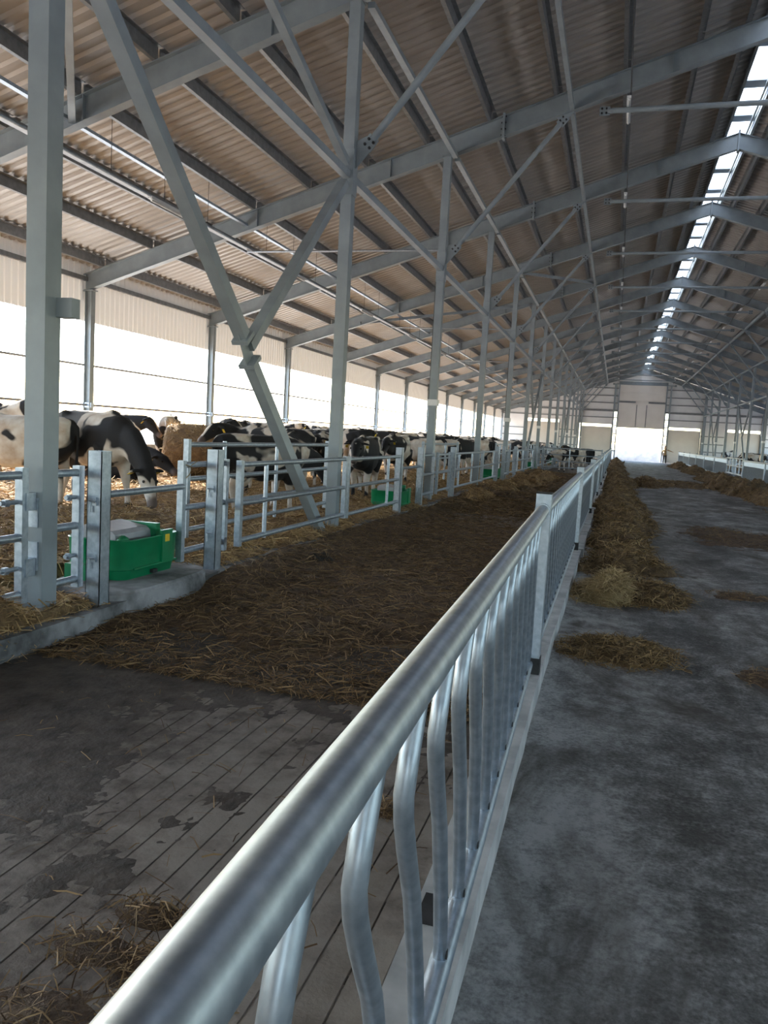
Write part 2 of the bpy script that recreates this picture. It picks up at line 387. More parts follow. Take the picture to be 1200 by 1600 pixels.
for sd_ in (-1, 1):
    for px in PX:
        X = px if sd_ < 0 else mir(px); z_ = soff(X) + RD - .005
        mb = MB().prism([(X - sd_ * u * 1.0, z_ + v + (-SL * sd_) * 0) for u, v in zpur()], 0, S - .06, 'y')
        pm = mb.mesh('purlin')
        for k in FR[:-1]: link('purlin', pm, GALVD, ceil_, (0, YK(k) + .03, 0))
# ridge light: upstands, battens, panes
rl = struct(link('window_1', None))
part('upstand', MB().box(RX - .33, RX - .27, YN, YF, rooftop(RX - .30) - .12, rooftop(RX - .30) + .22), PAINT, rl)
part('upstand', MB().box(RX + .27, RX + .33, YN, YF, rooftop(RX - .30) - .12, rooftop(RX - .30) + .22), PAINT, rl)
zr = rooftop(RX - .30) + .2
pm = MB().box(RX - .32, RX + .32, 0, 1.9, zr, zr + .012).mesh('pane')
BLUEF = noisy('pale_blue_frame', (.42, .47, .54), (.48, .53, .60), 3, .5)
bm_ = MB().box(RX - .32, RX + .32, -.2, .2, zr - .05, zr - .002).mesh('batten')
for i in range(51):
    link('pane', pm, POLY, rl, (0, YN + .05 + 2 * i, 0))
    link('batten', bm_, BLUEF, rl, (0, YN + 2 * i, 0))
part('ridge_rail', MB().box(RX + .2, RX + .24, YN, YF, zr - .18, zr - .12), PAINT, rl)

# ------------------------------------------------------------------ walls
def vsheet(x_, y0, y1, za, zb, sgn):
    mb = MB(); p = .2; n = int((y1 - y0) / p); vs_ = []
    for i in range(n):
        a = y0 + i * p
        for t, o_ in ((0, 0), (.07, 0), (.09, .025), (.18, .025)): vs_ += [(x_ + sgn * o_, a + t, za), (x_ + sgn * o_, a + t, zb)]
    k = len(vs_) // 2
    return mb.add(vs_, [(2 * i, 2 * i + 1, 2 * i + 3, 2 * i + 2) for i in range(k - 1)])
def side_wall(name, x_, sgn):
    wl_ = struct(link(name, None))
    zt_ = 5.0
    part('upper_sheeting', vsheet(x_ - sgn * .12, YN, YF, 3.78, zt_ + .35, -sgn), FASC, wl_)
    part('eave_girt', MB().box(x_ - sgn * .1 - .04, x_ - sgn * .1 + .04, YN, YF, 4.72, 4.82), GALVD, wl_)
    part('low_wall', MB().box(x_ - sgn * .2 - .08, x_ - sgn * .2 + .08, YN, YF, -.2, .85), CURB, wl_)
    return wl_
wL = side_wall('wall_left', XW, 1); wR = side_wall('wall_right', 17.0, -1)
part('rail', MB().tube([(XW - .02, YN, 1.8), (XW - .02, YF, 1.8)], .03, 6), GALVD, wL)
part('rail', MB().tube([(XW - .1, YN, 2.75), (XW - .1, YF, 2.75)], .028, 6), GALVD, wL)
for k in FR[:-1]: part('light_block_curtain', MB().box(17.14, 17.16, YK(k) + .05, YK(k + 1) - .05, .8, 2.0), WHITEP, wR)  # curtains added to cut the light coming in from the right opening
part('rail', MB().tube([(17.02, YN, 1.8), (17.02, YF, 1.8)], .018, 6), GALVD, wR)
for k in range(3, 12):
    for q in range(1, 4): part('rail_wire', MB().tube([(XW - .02, YK(k) + q * 1.5, .84), (XW - .02, YK(k) + q * 1.5, 1.8)], .012, 4), GALVD, wL)

# far end wall with its doors
wF = struct(link('wall_far', None))
def wp(x0, x1, za, zb, nm='wall_sheet', mat=WHITEP, y=YF, t=.08):
    return part(nm, MB().box(x0, x1, y, y + t, za, zb), mat, wF)
ZT = 5.05
def gable(x0, x1, zb):
    pts = [(x0, zb), (x1, zb), (x1, min(rooftop(x1), 11) - .02)]
    if x0 < RX < x1: pts.append((RX, rooftop(RX) - .02))
    pts.append((x0, rooftop(x0) - .02))
    part('wall_sheet', MB().prism(pts, YF, YF + .08, 'y'), WHITEP, wF)
gable(XW - .3, -9.7, 0); gable(-9.7, -6.1, 3.98); gable(-6.1, -4.15, 0); gable(-4.15, -.62, 3.72)
gable(-.62, -.45, 5.1); gable(-.45, -.12, 5.1); gable(-.12, 4.62, 8.05)
gable(4.62, 5.0, 5.1); gable(5.0, 8.3, 3.70); gable(8.3, 8.7, 0); gable(8.7, 10.8, 0); gable(10.8, 14.0, 3.75); gable(14.0, 17.3, 0)
for x0, x1 in ((-.45, -.16), (4.66, 4.95)):         # slit windows beside the big door: cross bars only
    for z_ in (.9, 1.8, 2.7, 3.6, 4.4): part('slit_bar', MB().box(x0, x1, YF, YF + .05, z_, z_ + .1), PAINT, wF)
for x0, x1, zb, nm in ((-9.65, -6.15, 3.70, 'a'), (-3.8, -.66, 3.46, 'b'), (5.04, 8.2, 3.46, 'c'), (10.85, 13.95, 3.5, 'd')):
    dr = struct(link('door_' + str('abcd'.index(nm) + 2), None))
    for i in range(4): part('panel', MB().box(x0, x1, YF + .02, YF + .07, .02 + i * (zb - .02) / 4, .02 + (i + 1) * (zb - .02) / 4 - .012), DOORP, dr)
    part('backing', MB().box(x0, x1, YF + .06, YF + .09, .0, zb - .01), DOORP, dr)
    part('door_frame', MB().box(x0 - .08, x0, YF - .06, YF + .1, 0, zb + .3).box(x1, x1 + .08, YF - .06, YF + .1, 0, zb + .3), PAINT, dr)
    cx_ = (x0 + x1) / 2
    part('wicket', MB().box(cx_ - .5, cx_ + .5, YF + .0, YF + .02, .05, 1.95), DOORP, dr)
dr = struct(link('door_1', None))
for i, (za, zb) in enumerate(((3.46, 4.3), (4.31, 5.2), (5.21, 6.05), (6.3, 7.15), (7.16, 8.0))):
    part('panel', MB().box(-.1, 4.6, YF - .05, YF + .02, za, zb), DOORP, dr)
part('door_frame', MB().box(-.2, -.08, YF - .14, YF + .1, 0, 8.2).box(4.58, 4.7, YF - .14, YF + .1, 0, 8.2), PAINT, dr)
part('lintel', MB().box(-.2, 4.7, YF - .12, YF, 8.02, 8.3), PAINT, dr)
part('backing', MB().box(-.12, 4.62, YF + .01, YF + .04, 3.47, 8.05), DOORP, dr)
part('track', MB().box(-.1, 1.6, YF - .1, YF, 6.07, 6.25).box(2.9, 4.6, YF - .1, YF, 6.07, 6.25), GALVD, dr)
for xq in (1.75, 2.75): part('guide', MB().box(xq - .04, xq + .04, YF - .09, YF - .05, 3.6, 5.9), GALVD, dr)
for z_, t in ((7.5, .1), (6.7, .1), (5.95, .1), (5.08, .2), (4.4, .09)):
    for a, b in ((XW, -.2), (4.7, 17.0)):
        aa = a
        if a == XW: aa = max(XW, XW + (z_ - 4.9) / SL) if z_ > 4.9 else XW
        bb = b
        if b == 17.0: bb = min(17.0, 17.0 - (z_ - 4.9) / SL) if z_ > 4.9 else 17.0
        part('girt', MB().box(aa, bb, YF - .14, YF - .01, z_, z_ + t), GALVD, wF)
for z_ in (2.9, 2.1, 1.3):
    for a, b in ((XW, -9.75), (-6.05, -4.0), (8.35, 10.75), (14.05, 17.0)): part('girt', MB().box(a, b, YF - .1, YF - .01, z_, z_ + .09), GALVD, wF)
for xq in (-4.05, 8.6, -.55, 5.05, -9.8, 14.1): part('wall_post', MB().box(xq - .08, xq + .08, YF - .2, YF - .02, 0, min(soff(xq), 8)), PAINT, wF)
# near end wall behind the viewer: a gable with its big door rolled up
wB = struct(link('wall_near', None))
for a, b, z_ in ((XW - .3, -.8, 0), (-.8, 5.5, 4.4), (5.5, 17.3, 0)):
    pts = [(a, z_), (b, z_), (b, rooftop(b) - .02)] + ([(RX, rooftop(RX) - .02)] if a < RX < b else []) + [(a, rooftop(a) - .02)]
    part('wall_sheet', MB().prism(pts, YN - .1, YN - .02, 'y'), WHITEP, wB)
# outside ground and the low wall beyond the open door
struct(link('ground', MB().box(-140, 140, -80, 240, -.5, -.12).mesh('ground'), GROUND))
ow = tag(link('concrete_barrier', MB().box(-6, 12, 96, 96.3, -.12, 1.0).mesh('concrete_barrier'), noisy('pale_barrier', (.20, .22, .25), (.30, .32, .35), 1.5, .8)), 'low pale concrete wall outside the open end door', 'wall')

# ------------------------------------------------------------------ steel frame
CW = .155
def column_mesh(): return MB().box(-CW / 2, CW / 2, -CW / 2, CW / 2, 0, soff(XC) - .12).mesh('shaft')
colm = column_mesh()
basem = MB().box(-.13, .13, -.13, .13, 0, .02).mesh('base_plate')
capm = MB().box(-.1, .1, -.1, .1, 0, .02).mesh('cap_plate')
nodem = MB().box(-CW / 2 - .012, CW / 2 + .012, -CW / 2 - .012, CW / 2 + .012, 4.72, 5.32).mesh('node_sleeve')
def flange(center, axis_dir, n_bolts=4, size=.2):
    """square bolted flange plate facing sideways in the frame plane, with bolts (child meshes made by caller)"""
    pass
NB = 'row of grey columns standing along the straw bedding'
lab_special = {1: 'square grey steel column standing in front of the green water trough with a hinged gate bolted on',
               2: 'square grey steel column at the foot of the leaning forked brace',
               3: 'square grey steel column with white sleeve beside the second green trough'}
for side in (-1, 1):
    X = XC if side < 0 else mir(XC)
    for k in FR:
        if k < 1 and side > 0: continue
        if side < 0:
            lb = lab_special.get(k, 'square grey steel column in the long row behind the gates by the straw')
        else:
            lb = 'square grey steel column in the row behind the opposite mesh fence'
        t = thing('steel_column', lb, 'column', (X, YK(k), .14), 0, None if (side < 0 and k in lab_special) else (NB if side < 0 else 'columns behind the opposite fence'))
        link('shaft', colm, PAINT, t); link('base_plate', basem, PAINT, t)
        link('cap_plate', capm, PAINT, t, (0, 0, soff(XC) - .13 - .005))
        link('node_sleeve', nodem, PAINT, t, (0, 0, -.14))
        if k % 2 == 1 and k >= 3:
            sl_ = part('sleeve', MB().box(-.105, .105, -.105, .105, 2.02, 2.15), WHITE, t)
            part('cable', MB().tube([(-CW / 2 - .012, -.03, 2.1), (-CW / 2 - .015, -.03, 3.4), (-CW / 2 - .012, -.03, 5.0)], .011, 6), BLACK, sl_)
        if k == 1 and side < 0:
            part('switch_box', MB().box(.07, .2, .03, .12, 2.06, 2.19), PAINT, t)
        for z_ in ((.55, .85) if k == 1 and side < 0 else ()):
            part('hinge_bracket', MB().box(-.05, .05, -CW / 2 - .014, -CW / 2 + .005, z_ - .22 + .0, z_ - .02), GALV, t)
# wall columns
wc = MB().box(-.08, .08, -.007, .007, 0, soff(XW) - .0).box(-.087, -.073, -.08, .08, 0, soff(XW)).box(.073, .087, -.08, .08, 0, soff(XW)).mesh('shaft')
wcp = MB().box(-.11, .14, -.1, .1, soff(XW) - .03, soff(XW)).mesh('cap_plate')
for side in (-1, 1):
    X = XW if side < 0 else mir(XW)
    for k in FR:
        if side > 0 and k < 4: continue
        t = thing('wall_column', 'slim grey wall column standing in the bright open side beyond the cows' if side < 0 else 'slim grey wall column along the opposite outer wall', 'column', (X, YK(k), .0), 0, 'wall columns in the open side' if side < 0 else 'wall columns in the opposite side')
        link('shaft', wc, PAINT, t); link('cap_plate', wcp, PAINT, t)
        part('bracket', MB().box(-.12, .12, -.06, .06, 1.74, 1.86), GALV, t)
# rafters: I beams
def rafter_mesh(side):
    mb = MB()
    def seg(z0_, z1_, hw):
        vs_ = []
        for x_ in (XW - .35, RX):
            for y_ in (-hw, hw):
                for z_ in (soff(x_) + z0_, soff(x_) + z1_): vs_.append(((x_ if side < 0 else mir(x_)), y_, z_))
        mb.add(vs_, [(0, 1, 3, 2), (4, 6, 7, 5), (0, 4, 5, 1), (2, 3, 7, 6), (0, 2, 6, 4), (1, 5, 7, 3)])
    seg(0, .014, .085); seg(RD - .014, RD, .085); seg(.014, RD - .014, .005)
    return mb.mesh('beam')
SX = -2.68
for side in (-1, 1):
    rm = rafter_mesh(side); fX = (lambda q: q) if side < 0 else mir
    zs = soff(SX)
    sp = MB().box(-.025, .025, -.1, .1, -.04, RD + .04).mesh('splice_plate')
    boltm = MB()
    for yy in (-.06, .06):
        for i in range(4): boltm.tube([(-.05, yy, .02 + i * .12), (.05, yy, .02 + i * .12)], .017, 6)
    bom = boltm.mesh('bolts')
    rp = MB().box(-.02, .02, -.11, .11, -.05, RD + .06).mesh('ridge_plate')
    stf = MB().box(-.006, .006, -.08, .08, .01, RD - .01).mesh('stiffener')
    for k in FR:
        if side > 0 and k < 3: continue
        rl_ = {2: 'grey steel roof rafter carried by the column with the forked brace', 3: 'grey steel roof rafter carried by the sleeved column past the second trough', 4: 'grey steel roof rafter carried by the fourth column of the straw row'}.get(k) if side < 0 else None
        t = thing('roof_rafter', rl_ or ('grey steel roof rafter rising from the open side to the ridge, passing over the columns' if side < 0 else 'grey steel roof rafter on the opposite slope beyond the ridge light'), 'rafter', (0, YK(k), 0), 0, None if rl_ else ('rafters on the near slope' if side < 0 else 'rafters on the opposite slope'))
        link('beam', rm, PAINT, t)
        sp_ = link('splice_plate', sp, PAINT, t, (fX(SX), 0, zs)); bx_ = link('bolts', bom, BOLT, sp_); bx_['kind'] = 'stuff'
        for q in (.45, -8.0, -5.0): link('stiffener', stf, PAINT, t, (fX(q), 0, soff(q)))
        if side < 0: link('ridge_plate', rp, PAINT, t, (RX, 0, soff(RX)))
# knee struts (column node to rafter) with bolted flanges, and collar ties
def strut(t, a, b, r_, plate=.17, gus=None):
    a = Vector(a); b = Vector(b); d = (b - a).normalized()
    part('tube', MB().tube([a + d * .06, b - d * .06], r_, 12), PAINT, t, True)
    for p, s_ in ((a, 1), (b, -1)):
        q = p + d * (s_ * .05)
        side_ = Vector((-d.z, 0, d.x))
        pl = MB().bar(q + d * (-s_ * .14), q + d * (s_ * .06), .014, plate, (0, 1, 0) if False else side_); 
        fp = part('flange_plate', pl, PAINT, t)
        for i in (-1, 1):
            for j in (-1, 1):
                c = q + d * (-s_ * .05 + i * .042) + side_ * (j * .042)
                part('bolt', MB().tube([c + Vector((0, -.03, 0)), c + Vector((0, .03, 0))], .02, 6), BOLT, fp)
for side in (-1, 1):
    fX = (lambda q: q) if side < 0 else mir
    proto = None
    for k in FR:
        if side > 0 and k < 4: continue
        lb = 'round grey knee strut between the near columns and rafters' if side < 0 else 'round grey knee strut under the opposite roof slope'
        gp = 'knee struts of the near columns' if side < 0 else 'knee struts of the opposite columns'
        if proto is None:
            proto = thing('knee_strut', lb, 'strut', (0, YK(k), 0), 0, gp)
            strut(proto, (fX(-3.52), 0, 5.40), (fX(-1.52), 0, soff(-1.52) - .10), .05)
            part('gusset', MB().prism([(fX(-3.695), 5.08), (fX(-3.45), 5.36), (fX(-3.56), 5.50), (fX(-3.695), 5.44)], -.009, .009, 'y'), PAINT, proto); part('gusset', MB().prism([(fX(-1.66), soff(-1.66) - .002), (fX(-1.30), soff(-1.30) - .002), (fX(-1.50), soff(-1.5) - .16)], -.009, .009, 'y'), PAINT, proto)
        else:
            kl = {2: 'round grey knee strut bolted to the column with the forked brace', 3: 'round grey knee strut bolted to the sleeved column past the second trough'}.get(k) if side < 0 else None
            c = dup(proto, (0, YK(k), 0), kl)
            if kl: del c['group']
proto = None
for k in FR:
    if proto is None:
        proto = thing('collar_tie', 'round grey collar tie spanning under the ridge between two rafters', 'tie', (0, YK(k), 0), 0, 'collar ties under the ridge')
        strut(proto, (-.75, 0, 7.98), (mir(-.75), 0, 7.98), .05)
    else: dup(proto, (0, YK(k), 0))
# longitudinal members: tie at node level, struts at column head and higher up
def run(name, lab, cat, grp, a, b, w_, h_, ks=None, mat=PAINT):
    m_ = MB().bar((a[0], CW / 2, a[1]), (b[0], S - CW / 2, b[1]), w_, h_).mesh(name)
    for k in (ks or FR[:-1]):
        tag(link(name, m_, mat, None, (0, YK(k), 0)), lab, cat, grp)
for side in (-1, 1):
    fX = (lambda q: q) if side < 0 else mir
    ks = None if side < 0 else [k for k in FR[:-1] if k >= 3]
    sfx = 'near column row' if side < 0 else 'opposite column row'
    run('column_tie', 'straight grey tie beam joining the %s halfway up' % sfx, 'tie beam', 'tie beams of the ' + sfx, (fX(XC), 4.98), (fX(XC), 4.98), .10, .10, ks)
    run('eave_strut', 'straight grey strut joining the column heads of the %s under the rafters' % sfx, 'strut', 'head struts of the ' + sfx, (fX(-3.62), 7.22), (fX(-3.62), 7.22), .10, .08, ks)
    run('roof_strut', 'straight grey strut joining the rafters %s' % ('between columns and ridge' if side < 0 else 'beyond the ridge light'), 'strut', 'roof struts of the ' + sfx, (fX(-1.36), 8.04), (fX(-1.36), 8.04), .08, .10, ks)
# forked bracing of the bay between the trough column and the next one
Y1 = YK(1)
t = thing('forked_brace', 'leaning grey forked steel brace with bolted joint above the gate', 'brace', (XC, 10.2, .12))
def loc(y_, z_): return (0, y_ - 10.2, z_ - .12)
part('lower_leg', MB().bar(loc(10.22, .10), loc(7.79, 2.22), .13, .12, (1, 0, 0)), PAINT, t)
part('upper_arm', MB().bar(loc(7.60, 2.46), loc(Y1 + .17, 4.86), .12, .13, (1, 0, 0)), PAINT, t)
part('side_arm', MB().bar(loc(7.74, 2.36), loc(10.44, 4.84), .11, .12, (1, 0, 0)), PAINT, t)
part('joint_plate', MB().bar(loc(7.84, 2.16), loc(7.58, 2.52), .19, .016, (1, 0, 0)), PAINT, t)
part('joint_collar', MB().bar(loc(7.82, 2.19), loc(7.79, 2.225), .20, .18, (1, 0, 0)), PAINT, t)
part('joint_collar', MB().bar(loc(7.64, 2.42), loc(7.61, 2.455), .20, .18, (1, 0, 0)), PAINT, t)
part('foot_plate', MB().box(-.12, .12, -.1, .1, -.02, .02), PAINT, t)
t = tag(link('raking_brace', MB().bar((XC, 10.48, 5.12), (XC, Y1 + .16, 6.92), .09, .1, (1, 0, 0)).mesh('raking_brace'), PAINT), 'raking grey brace from column node up to the neighbouring column head', 'brace')
tag(link('roof_brace', MB().bar((-8.2, YK(2) - .05, soff(-8.2) + .1), (-3.9, Y1 + .1, soff(-3.9) + .05), .1, .1).mesh('roof_brace'), PAINT), 'pale grey diagonal brace lying under the roof sheets between two rafters', 'brace')
for k in (6, 10, 13):
    for sd_ in (-1, 1):
        X = XC if sd_ < 0 else mir(XC)
        tag(link('raking_brace', MB().bar((X, YK(k) + .24, .12), (X, YK(k) + 3, 2.6), .1, .1, (1, 0, 0)).bar((X, YK(k) + 3, 2.6), (X, YK(k + 1) - .2, 4.8), .1, .1, (1, 0, 0)).bar((X, YK(k) + 3, 2.6), (X, YK(k) + .2, 4.8), .1, .1, (1, 0, 0)).mesh('raking_brace'), PAINT), 'far forked brace between columns of the %s' % ('straw row' if sd_ < 0 else 'opposite row'), 'brace', 'far forked braces ' + ('near' if sd_ < 0 else 'opposite'))
for k in (5, 9):
    tag(link('roof_brace', MB().bar((-9.5, YK(k), soff(-9.5) + .1), (-3.9, YK(k + 1), soff(-3.9) + .05), .1, .1).bar((-1.3, YK(k + 1), soff(-1.3) + .1), (-3.6, YK(k), soff(-3.6) + .05), .1, .1).mesh('roof_brace'), PAINT), 'far diagonal brace under the roof sheets over the cows', 'brace', 'far roof braces')
# cable tray, hung light strip, droppers, cross rod, ridge-side lamps with their cable
part_y0, part_y1 = YN + 1, YF - 1
t = thing('cable_tray', 'perforated metal cable tray running lengthwise under the roof above the cows', 'cable tray', (-8.25, 0, 5.43))
part('tray', MB().box(-.07, .07, part_y0, part_y1, 0, .008).box(-.07, -.064, part_y0, part_y1, 0, .06).box(.064, .07, part_y0, part_y1, 0, .06), GALVD, t)
part('conduit', MB().tube([(.11, part_y0, -.01), (.11, part_y1, -.01)], .022, 8), GALV, t, True)
t = thing('hung_rail', 'slim pale rail hung on wires below the roof beside the cable tray', 'rail', (-8.29, 0, 5.93))
part('rail', MB().box(-.045, .045, part_y0, part_y1, 0, .05), GALV, t)
dm = MB().tube([(-8.25, 0, 5.45), (-8.25, 0, rooftop(-8.25) - .02)], .005, 5).mesh('hanging_wire')
for k in range(1, 9):
    for q in (1.0, 2.6, 4.2): tag(link('hanging_wire', dm, BLACK, None, (0, YK(k) + q, 0)), 'thin dark wire holding up the cable tray', 'wire', 'wires of the cable tray')
lm = MB().box(-.04, .04, -.62, .62, -.05, 0).mesh('housing'); lt = MB().tube([(0, -.58, -.065), (0, .58, -.065)], .022, 8).mesh('lamp_tube', True)
for k in range(1, 14):
    t = thing('tube_lamp', 'short tube lamp fixed beneath the cable tray above the cows', 'lamp', (-8.15, YK(k) + 2.6, 5.42), 0, 'tube lamps under the cable tray')
    hs = link('housing', lm, WHITE, t); link('lamp_tube', lt, WHITE, hs)
for sd_ in (-1, 1):
    X = -.30 if sd_ < 0 else mir(-.30)
    for k in range(2, 15):
        t = thing('ridge_lamp', 'short white tube lamp under the collar tie %s' % ('on the near side of the ridge' if sd_ < 0 else 'beyond the ridge light'), 'lamp', (X, YK(k) + .3, 8.12), 0, 'tube lamps by the collar ties ' + ('near' if sd_ < 0 else 'beyond'))
        hs = link('housing', lm, WHITE, t); link('lamp_tube', lt, WHITE, hs)
    tag(link('lamp_cable', MB().tube([(X + .03, YN + 1 + i * 1.5, 8.15 + .12 * math.cos(i * math.pi / 2)) for i in range(67)], .014, 5).mesh('lamp_cable'), BLACK), 'black cable linking the tube lamps %s' % ('near the ridge' if sd_ < 0 else 'beyond the ridge'), 'cable')
for k in (3, 5, 7):
    tag(link('cross_rod', MB().tube([(-8.3, YK(k) + .12, 5.40), (XC - .07, YK(k) + .12, 5.40)], .025, 8).mesh('cross_rod', True), GALV), 'thin level conduit from the cable tray to a sleeved column', 'conduit', 'conduits to the sleeved columns')

# ------------------------------------------------------------------ bent-bar feed fence
BARP = [(0, 1.10), (-.042, 1.01), (-.062, .945), (-.045, .895), (.0, .82), (.10, .673), (.165, .545), (.22, .435), (.265, .33), (.295, .26), (.315, .20)]
lean = lambda z_: -.02 * (1.13 - z_) / .93
def bar_mesh(n=10): return MB().tube([(lean(b), a, b) for a, b in BARP], .0185, n).mesh('bar', True)
bm10 = bar_mesh(12); bm6 = bar_mesh(6)
railm = MB().tube([(0, .02, 1.135), (0, 5.92, 1.135)], .038, 20).mesh('top_rail', True)
brm = MB().tube([(-.02, .02, .19), (-.02, 5.92, .19)], .03, 14).mesh('bottom_rail', True)
slotm = MB().box(-.004, .001, -.006, .006, .225, .247).mesh('vent_slot')
postm = MB().box(-.045, .045, -.045, .045, .0, 1.105).mesh('post_tube')
postc = MB().box(-.047, .047, -.047, .047, 1.105, 1.113).mesh('post_cap')
postf = MB().box(-.05, .05, -.05, .05, .0, .1).mesh('post_foot')
collm = MB().tube([(0, -.09, 1.135), (0, -.02, 1.135)], .046, 14).mesh('rail_clamp', True)
fence_labels = ['galvanised bent-bar feed fence section with the thick rail over the bare grooved floor',
                'galvanised bent-bar feed fence section beside the pale hay heap',
                'galvanised bent-bar feed fence section beside the long brown hay heap, second past the pale heap']
for i in range(14):
    y0 = 4.94 + (i - 1) * 6; y1 = y0 + 5.9
    if y1 > 87: break
    a = Vector((fx(y0), y0, 0)); b = Vector((fx(y1), y1, 0)); ang = math.atan2(b.y - a.y, b.x - a.x) - math.pi / 2
    if i == 0: ang = math.atan(.0275); a = Vector((-.39 + 5.94 * .0275 + .0, y0, 0))
    t = thing('feed_fence', fence_labels[i] if i < 3 else 'distant galvanised bar fence section running towards the open end door', 'fence', a, ang, None if i < 3 else 'distant bar fence sections')
    link('top_rail', railm, GALV, t); link('bottom_rail', brm, GALV, t)
    if i < 5:
        for q in range(20):
            link('bar', bm10 if i < 2 else bm6, GALV, t, (0, .07 + q * .288, 0))
            if i < 2: link('vent_slot', slotm, BLACK, t, (0, .07 + q * .288 + .298, 0))
    else:
        mb = MB()
        for q in range(20): mb.tube([(0, p + .07 + q * .288, z_) for p, z_ in BARP[::3] + BARP[-1:]], .0195, 4)
        o = part('bars', mb, GALV, t); o['kind'] = 'stuff'
    px_ = Vector((fx(y1 + .04), y1 + .04, .13))
    if i > 0 or True:
        p = thing('fence_post', ['square galvanised fence post with black cap beside the bare wet floor', 'square galvanised fence post beside the pale hay heap'][i] if i < 2 else 'distant square galvanised post of the bar fence', 'post', px_, 0, None if i < 2 else 'distant bar fence posts')
        link('post_tube', postm, GALV, p); link('post_cap', postc, BLACK, p); link('post_foot', postf, BLACK, p)
        link('rail_clamp', collm, GALV, p, (0, .0, -.13))
# opposite fence
mb = MB()
for q in range(40): mb.tube([(0, p + .07 + q * .144, z_) for p, z_ in BARP[::3] + BARP[-1:]], .0195, 4)
dense = mb.mesh('bars')
for i in range(13):
    y0 = 12.5 + 6 * i
    if y0 + 5.9 > 87: break
    if i == 5: continue
    t = thing('feed_fence', 'dense bar fence section on the opposite side of the feed alley', 'fence', (6.05, y0, 0), 0, 'opposite bar fence sections')
    link('top_rail', railm, GALV, t); link('bottom_rail', brm, GALV, t); o = link('bars', dense, GALV, t); o['kind'] = 'stuff'
    p = thing('fence_post', 'square post of the opposite bar fence', 'post', (6.05, y0 + 5.95, .15), 0, 'opposite bar fence posts')
    link('post_tube', postm, GALV, p); link('post_cap', postc, GALV, p)
# gates ------------------------------------------------------------
def gate(label, x_, y0, y1, rails, ups, zlo, zhi, group=None, ends=True, thick=.028, axis='y', name='gate'):
    t = thing(name, label, 'gate', (x_, y0, .14), 0, group)
    P_ = (lambda s_, z_: (0, s_, z_ - .14)) if axis == 'y' else (lambda s_, z_: (s_, 0, z_ - .14))
    L = y1 - y0
    for z_ in rails: part('rail', MB().tube([P_(0, z_), P_(L, z_)], thick, 10), GALV, t, True)
    if ends:
        for s_ in (0, L): part('end_upright', MB().bar(P_(s_, zlo), P_(s_, zhi), .06, .06), GALV, t)
    for s_ in ups: part('upright', MB().tube([P_(s_, zlo + .02), P_(s_, zhi - .02)], .024, 10), GALV, t, True)
    return t
def pin(t, y_, z_, dy=-.12):
    hp = part('hinge_pin', MB().tube([(.0, y_, z_ - .14), (.0, y_ + dy, z_ - .14)], .016, 8), GALV, t, True)
    part('pin_nut', MB().tube([(.0, y_ + dy * .55, z_ - .14), (.0, y_ + dy * .8, z_ - .14)], .026, 6), GALV, hp)
t = gate('three-rail galvanised gate hinged on the column in front of the trough', -3.79, .7, 4.44, (1.13, .71, .32), (1.9,), .26, 1.18)
for z_ in (.95, .5): pin(t, 3.70, z_, -.16); part('hinge_plate', MB().box(-.04, .04, 3.74, 3.83, z_ - .2, z_ - .08), GALV, t)
t = gate('short three-rail galvanised panel between the column and the square post', -3.77, 4.69, 5.0, (1.13, .74, .34), (), .28, 1.18)
for z_ in (.95, .52): pin(t, .27, z_, -.1)
def gpost(lab, x_, y_, grp=None, h=1.15, w_=.12):
    t = thing('gate_post', lab, 'post', (x_, y_, .145), 0, grp)
    mb = MB()
    for a, b, c, d in ((-w_ / 2, w_ / 2, -w_ / 2, -w_ / 2 + .006), (-w_ / 2, w_ / 2, w_ / 2 - .006, w_ / 2), (-w_ / 2, -w_ / 2 + .006, -w_ / 2, w_ / 2), (w_ / 2 - .006, w_ / 2, -w_ / 2, w_ / 2)):
        mb.box(a, b, c, d, 0, h)
    part('post_tube', mb, GALV, t)
    part('base_gap', MB().box(-w_ / 2 + .01, w_ / 2 - .01, -w_ / 2 + .01, w_ / 2 - .01, 0, .05), BLACK, t)
    for z_ in (.78, .36): part('latch', MB().box(-.03, .03, -w_ / 2 - .014, -w_ / 2, z_ - .03, z_ + .03).tube([(-.03, -w_ / 2 - .018, z_), (.03, -w_ / 2 - .018, z_)], .009, 6).tube([(-.02, -w_ / 2 - .018, z_), (-.02, -w_ / 2 - .018, z_ - .08)], .007, 6), GALV, t)
    return t
gpost('hollow square galvanised post beside the green trough, next to the column', -3.65, 5.08)
gpost('square galvanised post past the green trough, in front of the small gate panel', -3.64, 6.84)
tag(link('trough_rail', MB().tube([(-3.69, 5.13, .96), (-3.75, 6.44, .955)], .028, 10).mesh('trough_rail', True), GALV), 'single galvanised rail above the green trough', 'rail')
gate('small three-rail galvanised panel with tied corner past the trough', -3.77, 6.46, 7.30, (1.15, .755, .35), (), .26, 1.19)
gate('long three-rail galvanised gate passing in front of the leaning brace', -3.56, 7.21, 10.42, (1.15, .76, .385), (.62,), .33, 1.19)
gate('tall four-rail galvanised gate standing on the straw behind the leaning brace', -4.38, 7.6, 11.9, (1.3, .93, .63, .38), (.85, 2.35), .3, 1.36)
gate('three-rail galvanised gate between the braced column and the second trough', -3.62, 10.72, 13.5, (1.14, .745, .35), (2.1,), .30, 1.18)
TW = tag(link('twine', MB().tube([(-3.77, 6.44, 1.17), (-3.70, 6.52, 1.13), (-3.72, 6.5, 1.06), (-3.78, 6.45, .98)], .005, 5).tube([(-3.7, 6.50, 1.15), (-3.69, 6.60, 1.19)], .004, 4).mesh('twine'), PHAY), 'loose twine tied round the small gate corner', 'twine')
